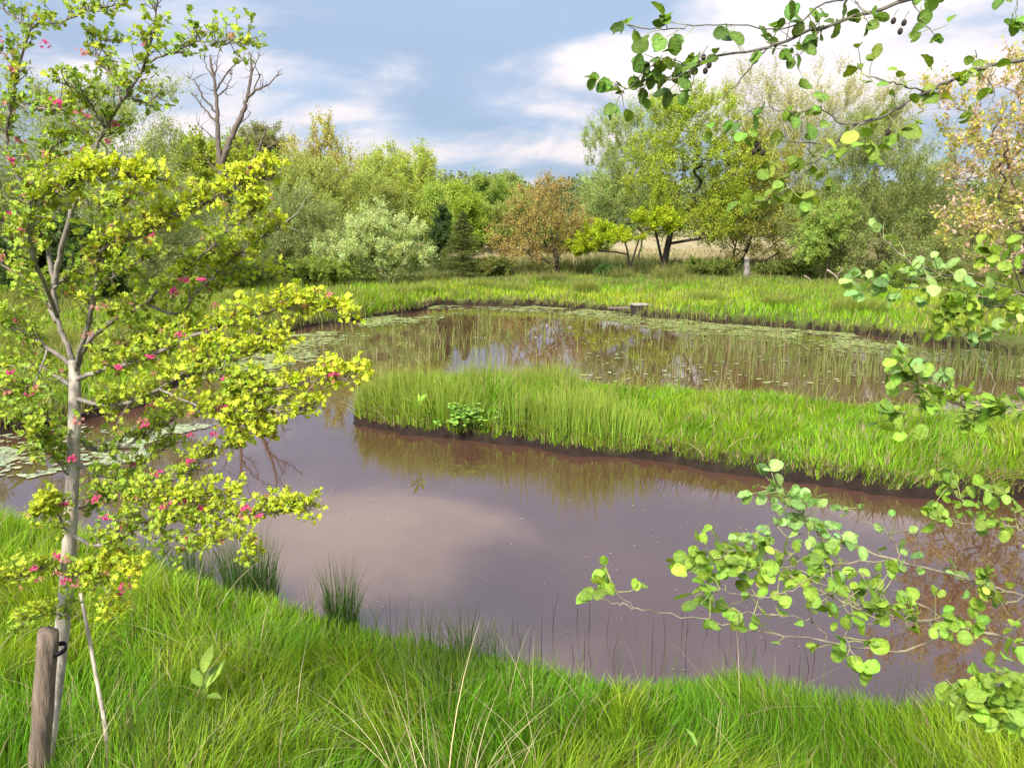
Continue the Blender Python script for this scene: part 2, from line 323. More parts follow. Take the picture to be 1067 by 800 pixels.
# hanging dry thatch on the banks' edges
acc = Acc(); n = 220000; x = rng.uniform(-9, 16, n); y = rng.uniform(6.2, 30, n); sd = SDF(x, y)
k = (sd > .02) & (sd < .22) & (fbm(x, y, .8, 91) > .38) & (rng.random(n) < .95); x = x[k]; y = y[k]; n = len(x); e = .05
gxn = SDF(x + e, y) - SDF(x - e, y); gyn = SDF(x, y + e) - SDF(x, y - e); az = np.arctan2(-gyn, -gxn) + rng.normal(0, .5, n)
blades(acc, np.c_[x, y, H(x, y)], rng.uniform(.08, .24, n), .006 + .0006 * y, az, rng.uniform(.6, 1.9, n), STRAW * rng.uniform(.35, .8, (n, 1)) * np.array([1, .92, .8]), 3)
tag(acc.build('dry_thatch', M_straw), 'dry brown grass thatch hanging over the pond banks', 'grass', kind='stuff')
n = 90000; x = rng.uniform(-4, 15, n); y = rng.uniform(6.4, 13, n); sd = SDF(x, y); k = (sd > .03) & (sd < .16) & (fbm(x, y, .45, 95) > .30); x = x[k]; y = y[k]; n = len(x)
gxn = SDF(x + e, y) - SDF(x - e, y); gyn = SDF(x, y + e) - SDF(x, y - e); az = np.arctan2(-gyn, -gxn) + rng.normal(0, .6, n); dry = (rng.random(n) < .25 + .35 * sm((x - 1.5) / 2))[:, None]
acc = Acc(); blades(acc, np.c_[x, y, H(x, y)], rng.uniform(.12, .42, n) * (.35 + 1.3 * fbm(x, y, .3, 96) ** 1.5), .010, az, rng.uniform(.5, 1.9, n), np.where(dry, STRAW * rng.uniform(.5, 1.1, (n, 1)), YEL * rng.uniform(.4, 1.0, (n, 1))), 4)
tag(acc.build('overhanging_grass', M_grass), 'ragged grass fringe drooping over the dark edge of the peninsula', 'grass', kind='stuff')
# straw field
acc = Acc(); n = 120000; y = rng.uniform(43, 80, n); x = rng.uniform(-.8, .8, n) * y
h = rng.uniform(.45, 1.0, n) * (.7 + .6 * fbm(x, y, 5, 60)); mixf = (rng.random(n) < sm((fbm(x, y, 6, 61) - .45) / .2) * .5)[:, None]
cc = np.where(mixf, OLIVE * rng.uniform(.7, 1.3, (n, 1)), STRAW * rng.uniform(.55, 1.1, (n, 1)))
blades(acc, np.c_[x, y, H(x, y) - .02], h, .03 + .001 * y, rng.random(n) * 6.28, rng.uniform(.1, .5, n), cc, 2)
tag(acc.build('dry_grass', M_straw), 'tall straw-coloured grass field behind the far trees', 'grass', kind='stuff')
# olive rank growth under the far trees
acc = Acc(); n = 130000; x = rng.uniform(-24, 34, n); y = rng.uniform(33, 45, n); k = (SDF(x, y) > 3.0) & (fbm(x, y, 1.6, 77) > .44); x = x[k]; y = y[k]; n = len(x)
cc = np.where((rng.random(n) < .25)[:, None], STRAW * .8 * rng.uniform(.6, 1.1, (n, 1)), np.array([.13, .17, .045]) * rng.uniform(.5, 1.5, (n, 1)))
blades(acc, np.c_[x, y, H(x, y) - .02], rng.uniform(.5, 1.2, n) * (.5 + 1.1 * fbm(x, y, 2.2, 78)) * (.30 + .70 * sm((y - 38.5) / 3)), .035, rng.random(n) * 6.28, rng.uniform(.1, .5, n), cc, 3)
tag(acc.build('undergrowth', M_grass), 'olive rank undergrowth beneath the trees beyond the far bank', 'undergrowth', kind='stuff')
# reeds in the water
acc = Acc(); n = 170000; x = rng.uniform(-9, 18, n); y = rng.uniform(10, 27, n); sd = SDF(x, y)
f = fbm(x, y, 2.6, 41); right = sm((x - 3) / 4); s = 0.022 + .50 * right * sm((f - .36) / .2) + .07 * sm((f - .48) / .12)
band = sm((y - 11.5 - .12 * np.abs(x)) / 1.0) * sm((24.5 - y) / 3)
k = (sd < -.25 - 1.5 * sm((x - 2) / 4) * (y > 15)) & (x > -5.2) & (y > 11) & (rng.random(n) < s * band * .55); x = x[k]; y = y[k]; n = len(x)
cc = np.where((rng.random(n) < .25)[:, None], STRAW * .6, np.array([.17, .20, .055]) * rng.uniform(.5, 1.5, (n, 1)))
blades(acc, np.c_[x, y, np.full(n, -.02)], rng.uniform(.25, .65, n) * (1 + .25 * sm((x - 3) / 4)), .008 + .0005 * y, rng.random(n) * 6.28, rng.uniform(.02, .35, n), cc, 2)
tag(acc.build('reeds', M_grass), 'thin upright reed stems standing in the far pool', 'reeds', kind='stuff')
# dark dead stems in the near water
acc = Acc(); pts = [(rng.uniform(400, 860), rng.uniform(640, 720)) for _ in range(60)]
g = np.array([G(*q) for q in pts]); k = SDF(g[:, 0], g[:, 1]) < -.02; g = g[k]; n = len(g)
blades(acc, np.c_[g, np.full(n, -.02)], rng.uniform(.10, .34, n), .0045, rng.random(n) * 6.28, rng.uniform(0, .35, n), np.array([.035, .03, .02]), 3)
tag(acc.build('dead_reeds', M_straw), 'thin dark dead reed stems poking out of the near water', 'reeds', kind='stuff')

# floating leaves
def discs(acc, x, y, r, cc, K=7, z=.006):
    n = len(x); th = np.arange(K) / K * 2 * math.pi; ph = rng.random(n)[:, None] * 6.28; el = rng.uniform(.6, 1, n)[:, None]
    ux = np.cos(th)[None] * r[:, None]; uy = np.sin(th)[None] * r[:, None] * el
    vx = x[:, None] + ux * np.cos(ph) - uy * np.sin(ph); vy = y[:, None] + ux * np.sin(ph) + uy * np.cos(ph)
    vz = np.full_like(vx, z) + rng.uniform(0, .004, (n, 1))+ rng.uniform(0, .003, (n, K)); V = np.stack([vx, vy, vz], -1)
    acc.add(V, (np.arange(n) * K)[:, None] + np.arange(K), np.repeat(cc, K, 0))
def pads(name, n, xr, yr, keep, r, label, c1=(.27, .30, .11)):
    acc = Acc(); x = rng.uniform(*xr, n); y = rng.uniform(*yr, n); sd = SDF(x, y); k = (sd < -.03) & keep(x, y, sd); x = x[k]; y = y[k]; n = len(x)
    cc = np.array(c1) * rng.uniform(.5, 1.4, (n, 1)) * (1 + rng.normal(0, .08, (n, 3)))
    discs(acc, x, y, r * rng.uniform(.5, 1.3, n), np.clip(cc, 0, 1)); tag(acc.build(name, M_pad), label, 'pondweed', kind='stuff')
pads('pondweed', 110000, (-9, 20), (12, 29), lambda x, y, sd: (y > 12.5) & (rng.random(len(x)) < sm((2.4 + 1.3 * sm((x - 2) / 5) + sd) / 1.6) * sm((fbm(x, y, 1.6, 33) - .38) / .15) * sm((y - 12.5) / 2) * (.25 + .75 * sm((vn(x, y, .45, 38) - .25) / .3))), (.07), 'floating pondweed leaves lining the far bank', (.21, .235, .07))
pads('pondweed', 26000, (-9, -3.6), (5.5, 10), lambda x, y, sd: (rng.random(len(x)) < .05 + .95 * sm((fbm(x, y, .8, 35) - .42) / .14) * sm((vn(x, y, .22, 36) - .2) / .3)) & (x < -5.0 + (fbm(x, y, 1.1, 39) - .5) * 3.0 + .35 * (y - 7)), .036, 'dense floating lily leaves in the left inlet', (.24, .26, .14))
pads('pondweed', 16000, (-1, 14), (10.5, 19), lambda x, y, sd: (rng.random(len(x)) < .07 * sm((fbm(x, y, 1.2, 37) - .52) / .1)), .04, 'scattered small floating leaves behind the peninsula', (.33, .36, .16))

acc = Acc(); n = 5000; x = rng.uniform(-5, 8, n); y = rng.uniform(3, 13, n); k = (SDF(x, y) < -.05) & (rng.random(n) < .06 + .9 * sm((fbm(x, y, .9, 44) - .55) / .1)); x = x[k]; y = y[k]; n = len(x)
discs(acc, x, y, rng.uniform(.003, .008, n), np.array([.30, .25, .17]) * rng.uniform(.3, 1.3, (n, 1)), 5, .003)
tag(acc.build('floating_debris', M_pad), 'tiny seeds and bits of leaf floating on the near water', 'debris', kind='stuff')

# ------------------------------------------------------------------ trees
def tube(acc, pts, rad, c, k=8, cap=True):
    pts = np.asarray(pts, float); n = len(pts); rad = np.broadcast_to(rad, n)
    T = norm(np.gradient(pts, axis=0)); up = np.array([0.13, .21, 1.0]) if abs(T[0, 2]) < .9 else np.array([1.0, .1, .05])
    A1 = norm(np.cross(T, up)); B1 = np.cross(T, A1); th = np.arange(k) / k * 2 * math.pi
    V = pts[:, None] + (A1[:, None] * np.cos(th)[None, :, None] + B1[:, None] * np.sin(th)[None, :, None]) * rad[:, None, None]
    i = np.arange(n - 1)[:, None] * k; j = np.arange(k)[None]; j2 = (j + 1) % k
    f = np.stack([i + j, i + j2, i + k + j2, i + k + j], -1).reshape(-1, 4)
    base = acc.n; acc.add(V, f, c)
    if cap: acc.f.append(np.array([[base + q for q in range(k)][::-1], [base + (n - 1) * k + q for q in range(k)]]))
def frusta(acc, a, b, ra, rb, c, k=4):
    n = len(a); T = norm(b - a); up = np.where(np.abs(T[:, 2:3]) < .9, np.array([[0, 0, 1.]]), np.array([[1., 0, 0]]))
    A1 = norm(np.cross(T, up)); B1 = np.cross(T, A1); th = np.arange(k) / k * 2 * math.pi
    ring = A1[:, None] * np.cos(th)[None, :, None] + B1[:, None] * np.sin(th)[None, :, None]
    V = np.concatenate([a[:, None] + ring * ra[:, None, None], b[:, None] + ring * rb[:, None, None]], 1)
    o = np.arange(n)[:, None, None] * 2 * k; j = np.arange(k); j2 = (j + 1) % k
    f = (o + np.stack([j, j2, k + j2, k + j], -1)[None]).reshape(-1, 4)
    acc.add(V, f, np.repeat(np.broadcast_to(c, (n, 3)), 2 * k, 0))
def skeleton(stems, targets, step, rg, up=.3):
    """stems: list of polylines (first starts at the base). returns nodes, parents"""
    nodes = []; par = []
    for s in stems:
        s = np.asarray(s, float)
        if nodes:
            d = np.linalg.norm(np.array(nodes) - s[0], axis=1); prev = int(np.argmin(d)); start = 0 if d[prev] > 1e-3 else 1
        else: prev = -1; start = 0
        for q in s[start:]: nodes.append(q); par.append(prev); prev = len(nodes) - 1
    base = np.array(nodes[0]); o = np.argsort(np.linalg.norm(targets - base, axis=1))
    NA = np.zeros((len(nodes) + len(targets) * 40, 3)); NA[:len(nodes)] = nodes; cnt = len(nodes); tips = []
    hb = (targets[:, 2].min() - base[2])
    for i in o:
        t = targets[i]; d = NA[:cnt] - t; dist = np.linalg.norm(d, axis=1); cost = dist + .55 * np.maximum(0, d[:, 2] + .25 * dist)
        low = np.maximum(0, base[2] + .45 * max(hb, .1) - NA[:cnt, 2]); cost = cost + low * 2
        j = int(np.argmin(cost)); p0 = NA[j]; pj = par[j]; dr = norm(p0 - NA[pj]) if pj >= 0 else np.array([0, 0, 1.])
        Ld = dist[j]; m = max(1, int(Ld / step)); m = min(m, 38); ctl = p0 + (dr * .35 + np.array([0, 0, up * .4])) * Ld; prev = j
        for q in range(1, m + 1):
            tt = q / m; pnt = (1 - tt) ** 2 * p0 + 2 * tt * (1 - tt) * ctl + tt * tt * t + (rg.normal(0, step * .08, 3) if q < m else 0)
            NA[cnt] = pnt; par.append(prev); prev = cnt; cnt += 1
        tips.append(prev)
    return NA[:cnt], np.array(par), np.array(tips)
def radii(nodes, par, r0, pw=2.3):
    r = np.zeros(len(nodes)); ch = np.zeros(len(nodes))
    for i in range(len(nodes) - 1, -1, -1):
        if r[i] == 0: r[i] = r0 ** pw
        if par[i] >= 0: r[par[i]] += r[i]
    return r ** (1 / pw)
def leaves_rhomb(acc, pos, dirs, ln, wd, cc, rg, fold=0.0):
    n = len(pos); d = norm(dirs); s = norm(np.cross(d, norm(rg.normal(0, 1, (n, 3)) + np.array([0, 0, .8])))); 
    nm = np.cross(d, s); ln = ln[:, None]; wd = wd[:, None]
    V = np.stack([pos, pos + d * ln * .5 + s * wd * .5, pos + d * ln, pos + d * ln * .45 - s * wd * .5], 1)
    acc.add(V, (np.arange(n) * 4)[:, None] + np.arange(4), np.repeat(cc, 4, 0))
def tree(name, label, cat, d, base_px, blobs, leafc, kind='oak', ntips=170, whips=4, wl=.6, nl=16, ls=(.09, .05), bark=(.075, .06, .045), r0=.006,
         stems=None, seed=1, up=.6, group=None, cvar=.16, twigk=3, spread=.12, depth=.85, accent=None, step=None, droop=0., trunkr=None, base_d=None, shell=.45, twigs_vis=1.0):
    rg = np.random.default_rng(seed); leafc = np.array(leafc) * (np.array([2.2, 2.0, 1.8]) if kind == 'willow' else np.array([2.0, 1.8, 1.4])); ls = (ls[0] * 1.2, ls[1] * 1.25); nl = int(nl * 1.35)
    b = ground_point(base_px, base_d or d); b[2] -= .08
    T = []; tot = sum(q[2] * q[3] for q in blobs)
    for (px, py, rx, rz) in blobs:
        c = P(px, py, d); sx = rx / F * d; sz = rz / F * d; k = max(6, int(ntips * rx * rz / tot))
        u = norm(rg.normal(0, 1, (k, 3))); rad = rg.random(k) ** shell; q = u * rad[:, None] * np.array([sx, (sx * depth + sz * .15), sz]) * rg.uniform(.82, 1.12, (k, 1)); T.append(c + q)
    T = np.concatenate(T); T = T[T[:, 2] > b[2] + .25]
    cen = T.mean(0)
    if stems is None:
        topz = np.percentile(T[:, 2], 70); mid = b + np.array([rg.normal(0, .1), 0, (topz - b[2]) * .35])
        stems = [catmull(np.array([b, b * .5 + mid * .5 + rg.normal(0, .05, 3), mid, np.array([cen[0], cen[1], topz])]), 4, False)]
    else: stems = [catmull(np.array([np.array(P(px, py, d + dd)) if py is not None else b for (px, py, dd) in s]), 3, False) for s in stems]
    step = step or max(.12, wl * .5)
    nodes, par, tips = skeleton(stems, T, step, rg)
    r = radii(nodes, par, r0)
    if trunkr: r = r * (trunkr / r[0]) ** (np.clip((r - r0) / (r[0] - r0), 0, 1) ** .5)
    bk = np.array(bark); ac = Acc(); i = np.arange(1, len(nodes)); i = i[par[i] >= 0]; pi = par[i]
    big = r[i] > .03
    for mask, k in ((big, 7), (~big, 3)):
        ii = i[mask]
        if len(ii): frusta(ac, nodes[par[ii]], nodes[ii], np.minimum(r[par[ii]], r[ii] * 1.5), r[ii], bk * rg.uniform(.8, 1.2, (len(ii), 1)), k)
    # whips
    orig = np.concatenate([np.repeat(tips, whips), rg.choice(len(nodes), int(len(tips) * whips * .5), p=(r < r0 * 4) / (r < r0 * 4).sum())])
    n = len(orig); p0 = nodes[orig]; out = norm(p0 - (cen - np.array([0, 0, .8]))); dr = norm(out * .7 + np.array([0, 0, up]) + rg.normal(0, .55, (n, 3)))
    wln = wl * rg.uniform(.35, 1.3, n); bend = rg.normal(0, .12, (n, 3)) + np.array([0, 0, -droop])
    mid = p0 + dr * wln[:, None] * .5; end = p0 + (dr + bend) * wln[:, None]
    vis = rg.random(n) < twigs_vis; vis_i = np.where(vis)[0]
    frusta(ac, p0[vis_i], mid[vis_i], np.full(len(vis_i), r0 * .8), np.full(len(vis_i), r0 * .6), bk * 1.15, 3); frusta(ac, mid[vis_i], end[vis_i], np.full(len(vis_i), r0 * .6), np.full(len(vis_i), r0 * .25), bk * 1.25, 3)
    root = thing(name, b, label, cat, group)
    ac.build('trunk', M_bark_far, root, b)
    if nl:
        al = Acc(); dens = rg.uniform(.4, 1.5, n); cnt = np.maximum(1, (nl * dens).astype(int)); li = np.repeat(np.arange(n), cnt); m = len(li); t = rg.random(m) ** .8
        pos = np.where((t < .5)[:, None], p0[li] + (mid[li] - p0[li]) * (t * 2)[:, None], mid[li] + (end[li] - mid[li]) * (t * 2 - 1)[:, None]) + rg.normal(0, spread * wl, (m, 3))
        dd = norm(dr[li] * (1.0 if kind == 'willow' else .4) + rg.normal(0, .6 if kind == 'willow' else .8, (m, 3)))
        cl = np.array(leafc)[None] * (1 + rg.normal(0, cvar, (n, 1)).clip(-.4, .5)) * (1 + rg.normal(0, .06, (n, 3)))
        if accent is not None:
            ak = rg.random(n) < accent[1]; cl[ak] = np.array(accent[0]) * rg.uniform(.8, 1.2, (ak.sum(), 1))
        cc = cl[li] * (1 + rg.normal(0, .18, (m, 1)).clip(-.5, .6))
        sz = rg.uniform(.6, 1.25, m); leaves_rhomb(al, pos, dd, ls[0] * sz, ls[1] * sz, np.clip(cc, .004, .9), rg)
        al.build('crown', M_leaf, root, b)
    return root

W = 'willow'
# left side
tree('willow_tree', 'tall pale grey-green willow standing behind the pink-flowered hawthorn', 'tree', 26, 95, [(20, 200, 85, 85), (100, 200, 80, 80), (160, 235, 60, 60), (60, 130, 50, 40), (170, 150, 22, 60), (110, 120, 35, 45)], (.15, .19, .085), W, 330, 5, .75, 22, (.085, .026), seed=2, up=1.0, bark=(.12, .10, .08))
tree('dark_shrub', 'dark evergreen shrub low behind the hawthorn at the left', 'shrub', 23, 85, [(70, 262, 52, 30), (20, 275, 40, 25), (110, 285, 30, 25)], (.030, .055, .018), 'oak', 150, 4, .4, 26, (.10, .06), seed=3)
tree('willow_bush', 'grey-green willow thicket at the foot of the dead tree', 'shrub', 31, 190, [(150, 250, 50, 50), (215, 235, 50, 45), (180, 270, 60, 35), (250, 265, 40, 30)], (.145, .18, .075), W, 260, 5, .6, 22, (.08, .026), seed=4, up=.9, bark=(.12, .10, .08))
tree('oak_tree', 'rounded fresh green oak rising behind the dead tree', 'tree', 52, 230, [(225, 180, 55, 35), (265, 195, 30, 30), (190, 195, 40, 35)], (.15, .20, .028), 'oak', 240, 5, .9, 26, (.17, .11), seed=5)
tree('willow_bush', 'broad dark-based willow bush left of the palest bush, beside the left bank', 'shrub', 37, 300, [(300, 240, 50, 45), (280, 265, 45, 28), (330, 262, 40, 30)], (.13, .165, .065), W, 260, 5, .6, 24, (.09, .03), seed=6, up=.8, bark=(.10, .085, .065))
tree('willow_bush', 'palest silvery-green round bush close to the far left bank', 'shrub', 34, 400, [(400, 258, 48, 32), (365, 268, 35, 24), (425, 272, 28, 20), (395, 238, 28, 22)], (.20, .255, .115), W, 260, 5, .45, 26, (.08, .035), seed=7, up=.6)
tree('willow_tree', 'olive willow rising between the dead tree and the birches', 'tree', 42, 350, [(345, 215, 48, 42), (310, 205, 35, 38), (385, 215, 35, 35)], (.16, .20, .055), W, 300, 5, .7, 24, (.10, .036), seed=8, up=.9)
tree('poplar_tree', 'tallest thin amber-tinted tree above the left bushes', 'tree', 47, 345, [(342, 165, 22, 42), (345, 195, 38, 36), (315, 175, 22, 28)], (.22, .24, .075), 'oak', 190, 4, .9, 14, (.10, .06), seed=9, up=1.1, accent=((.42, .34, .15), .3), spread=.07)
tree('birch_tree', 'yellow-green birch with feathery upright top left of the spruce', 'tree', 45, 425, [(425, 195, 32, 32), (430, 225, 34, 36), (395, 190, 22, 26), (440, 172, 10, 16), (412, 170, 9, 16)], (.175, .225, .042), W, 270, 5, .8, 22, (.09, .05), seed=10, up=1.1, bark=(.3, .28, .25))
tree('birch_tree', 'small olive-green birch just behind the little dark spruce', 'tree', 43, 452, [(452, 225, 18, 30), (450, 245, 22, 28)], (.145, .20, .038), W, 130, 5, .7, 22, (.09, .05), seed=11, up=1.0)
tree('holly_bush', 'narrow very dark holly beside the little spruce', 'shrub', 40.5, 460, [(461, 240, 9, 22), (458, 255, 12, 13)], (.035, .065, .025), 'oak', 70, 4, .35, 28, (.10, .06), seed=12)
for i_, (px, py, rx, rz, d, c, lb) in enumerate([(505, 215, 38, 22, 72, (.12, .18, .045), 'distant fresh green tree showing between the birch and the russet tree'),
        (540, 235, 30, 22, 66, (.13, .17, .05), 'distant olive tree touching the left edge of the russet tree'),
        (475, 225, 26, 26, 64, (.15, .22, .035), 'distant yellow-green tree right behind the spruce'),
        (525, 200, 16, 14, 80, (.13, .18, .07), 'small far tree poking above the distant tree line'),
        (270, 160, 26, 26, 75, (.13, .15, .075), 'far thin-crowned tree right of the dead tree'),
        (600, 250, 30, 16, 70, (.13, .17, .06), 'low distant tree behind the vivid yellow-green branches')]):
    tree('distant_tree', lb, 'tree', d, px, [(px, py, rx, rz), (px - rx * .5, py + rz * .6, rx * .7, rz * .6), (px + rx * .5, py + rz * .7, rx * .7, rz * .6)], c, 'oak', 200, 6, 1.0, 34, (.13, .08), seed=30 + i_, group='distant trees')
# russet
tree('russet_tree', 'rounded russet-leaved tree in the middle of the far bank', 'tree', 39, 580, [(565, 225, 42, 38), (540, 250, 30, 24), (590, 240, 26, 30), (560, 262, 42, 14), (572, 200, 25, 18)], (.200, .160, .060), 'oak', 420, 4, .42, 8, (.055, .038), seed=13, up=.4, accent=((.46, .38, .12), .35),
     stems=[[(580, None, 0), (580, 268, 0), (577, 255, 0), (572, 225, 0)], [(577, 262, 0), (560, 255, .3), (545, 245, .5)], [(578, 260, 0), (592, 250, -.3), (600, 240, 0)]], trunkr=.13, bark=(.045, .035, .028))
tree('willow_tree', 'airy silver-green willow reaching highest behind the yellow-green oak', 'tree', 44, 668, [(640, 160, 36, 45), (650, 205, 45, 42), (680, 150, 30, 45), (625, 215, 22, 30)], (.155, .21, .075), W, 360, 5, .75, 20, (.085, .03), seed=14, up=1.1, spread=.08)
tree('oak_tree', 'spreading yellow-green oak with dark forked trunk on the far bank', 'tree', 40, 692, [(725, 130, 46, 42), (700, 175, 48, 38), (762, 190, 44, 44), (735, 220, 45, 28), (690, 225, 26, 22), (700, 115, 26, 18)], (.175, .230, .030), 'oak', 480, 4, .6, 14, (.085, .05), seed=15, up=.5, accent=((.36, .46, .04), .25),
     stems=[[(693, None, 0), (692, 275, 0), (697, 250, 0), (705, 215, 0), (715, 160, 0)], [(690, 282, 0), (678, 265, -.3), (664, 252, -.5), (655, 242, -.6)], [(692, 280, 0), (686, 255, .3), (682, 225, .4), (690, 180, .4)], [(697, 254, 0), (720, 250, -.3), (745, 246, -.3), (768, 236, -.2)]], trunkr=.20, bark=(.035, .028, .022))
tree('small_oak', 'small twin-stemmed tree with vivid lime foliage left of the big oak', 'tree', 38.5, 655, [(640, 247, 38, 9), (612, 258, 24, 9), (668, 228, 12, 8), (628, 240, 18, 9), (690, 230, 18, 12)], (.175, .235, .014), 'oak', 190, 5, .32, 18, (.075, .05), seed=16, up=.3,
     stems=[[(655, None, 0), (655, 278, 0), (654, 262, 0), (650, 250, 0)], [(656, 280, 0), (660, 268, 0), (668, 245, 0), (680, 236, 0)], [(654, 265, 0), (635, 262, -.3), (612, 262, -.3)]], trunkr=.08, bark=(.03, .024, .02), shell=.7)
tree('tangled_tree', 'tangled twiggy tree with low dark spreading boughs near the pale stump', 'tree', 41, 770, [(790, 215, 48, 46), (762, 240, 36, 28), (822, 240, 36, 30), (800, 175, 45, 34), (780, 150, 26, 22)], (.16, .175, .045), 'oak', 460, 4, .6, 13, (.085, .05), seed=17, up=.4, twigs_vis=1,
     stems=[[(770, None, 0), (775, 270, 0), (785, 240, 0), (795, 200, 0)], [(768, 286, 0), (790, 275, -.4), (815, 262, -.6), (838, 252, -.6)], [(766, 286, 0), (790, 268, -.3), (810, 252, 0), (820, 240, 0)], [(764, 285, 0), (765, 262, 0), (772, 235, .2)], [(772, 280, 0), (800, 277, .4), (828, 266, .5)]], trunkr=.17, bark=(.055, .042, .034))
tree('grey_tree', 'sparse grey twiggy tree highest behind the right-hand willow', 'tree', 52, 840, [(850, 122, 60, 50), (790, 122, 46, 46), (905, 135, 42, 46), (830, 165, 50, 30)], (.20, .22, .08), 'oak', 420, 5, 1.1, 9, (.09, .05), seed=18, up=1.4, bark=(.20, .17, .13), r0=.009)
tree('willow_bush', 'huge dense willow on the right with foliage down to the ground', 'shrub', 36, 905, [(905, 190, 64, 62), (860, 235, 45, 50), (950, 220, 50, 60), (900, 262, 80, 28), (980, 255, 35, 35), (920, 150, 38, 32)], (.120, .155, .050), W, 560, 5, .75, 20, (.085, .030), seed=19, up=1.2, bark=(.09, .075, .055))
tree('willow_bush', 'lighter green sallow mound in front of the huge right willow', 'shrub', 34.5, 862, [(862, 235, 24, 26), (850, 255, 20, 22), (880, 225, 14, 16)], (.15, .215, .055), W, 150, 5, .4, 24, (.08, .035), seed=20, up=.5)
tree('blossom_tree', 'tree with pink-tinted young leaves at the right edge of the view', 'tree', 12.5, 1130, [(1020, 150, 42, 60), (1065, 120, 45, 80), (1010, 235, 26, 36), (1060, 240, 45, 60), (1100, 180, 60, 90), (985, 100, 22, 26)], (.22, .235, .065), 'oak', 260, 4, .28, 6, (.06, .030), seed=21, up=.7, accent=((.62, .43, .34), .38), bark=(.16, .12, .09), r0=.003, twigk=3, trunkr=.08, base_d=12.5)
tree('willow_bush', 'olive willow closing the view at the right edge behind the pink-leaved tree', 'shrub', 33, 1060, [(1050, 225, 50, 45), (1110, 230, 60, 50), (1010, 262, 40, 22)], (.14, .17, .06), W, 240, 5, .6, 20, (.085, .03), seed=22, up=.9)
# low shrubs on the far bank
for i_, (px, py, rx, rz, d, c, lb) in enumerate([(512, 280, 22, 9, 38, (.09, .11, .035), 'low olive bramble between the spruce and the russet tree'),
        (633, 287, 10, 6, 37.5, (.03, .07, .02), 'low dark green bush left of the small lime-leaved tree'),
        (735, 282, 28, 10, 38.5, (.085, .12, .03), 'low brushy shrub between the big oak and the tangled tree'),
        (820, 283, 30, 9, 38.5, (.08, .11, .03), 'dark bramble below the tangled boughs right of the pale stump'),
        (330, 285, 36, 12, 32, (.12, .17, .04), 'low green shrub in front of the dark-based willow bush'),
        (243, 290, 40, 14, 30, (.11, .16, .05), 'low shrub at the foot of the dead tree'),
        (950, 288, 50, 10, 33, (.09, .13, .035), 'dark low scrub beneath the huge right willow')]):
    tree('low_shrub', lb, 'shrub', d, px, [(px, py, rx, rz)], c, 'oak', 110, 5, .28, 22, (.085, .045), seed=50 + i_, up=.6, r0=.004)
# off-frame hedges that close the view from other positions
for i_, (px, d, c, lb) in enumerate([(-120, 24, (.12, .17, .05), 'green tree beyond the left edge of the view'), (1230, 24, (.12, .16, .05), 'green tree beyond the right edge of the view')]):
    tree('hedge_tree', lb, 'tree', d, px, [(px, 200, 110, 80)], c, W, 260, 5, .7, 20, (.09, .034), seed=60 + i_, up=.8)

# spruce
def spruce():
    d = 37.5; b = ground_point(482, d); top = P(481, 219, d)[2]; hgt = top - b[2]; rg = np.random.default_rng(5); ac = Acc(); al = Acc()
    tube(ac, np.array([b - [0, 0, .1], b + [0, 0, hgt * .5], b + [0, 0, hgt * .99]]), [.07, .045, .008], (.05, .04, .03), 6)
    for k in range(230):
        t = rg.random() ** .8; z = b[2] + hgt * (.03 + .95 * t); Lr = (1 - t) * 1.65 * rg.uniform(.7, 1.12) + .07; az = rg.random() * 6.28
        p0 = np.array([b[0], b[1], z]); dr = np.array([math.cos(az), math.sin(az), .12]); m = max(3, int(Lr / .12)); tt = np.linspace(0, 1, m + 1)
        pts = p0 + dr * (tt * Lr)[:, None]; pts[:, 2] -= .18 * Lr * tt ** 1.5; pts[:, 2] += .10 * Lr * tt ** 3
        tube(ac, pts, np.linspace(.012, .003, m + 1), (.05, .04, .03), 3, False)
        nn = int(150 * Lr) + 12; s = rg.random(nn); q = p0 + dr * (s * Lr)[:, None]; q[:, 2] += -.18 * Lr * s ** 1.5 + .1 * Lr * s ** 3
        side = np.array([-math.sin(az), math.cos(az), 0]); sp = (.30 * (1 - s) + .06) * Lr * .6 + .03
        q = q + side * (rg.normal(0, 1, nn) * sp)[:, None] + rg.normal(0, .02, (nn, 3))
        dd = norm(dr + side * rg.normal(0, .8, (nn, 1)) + np.array([0, 0, -.15]) + rg.normal(0, .25, (nn, 3)))
        cc = np.array([.12, .145, .040]) * rg.uniform(.6, 1.5, (nn, 1)); cc[rg.random(nn) < .2] = (.16, .19, .05)
        leaves_rhomb(al, q, dd, np.full(nn, .09), np.full(nn, .022), cc, rg)
    root = thing('spruce_tree', b, 'small dark conical spruce on the far bank', 'tree'); ac.build('trunk', M_bark_far, root, b); al.build('crown', M_leaf, root, b)
spruce()

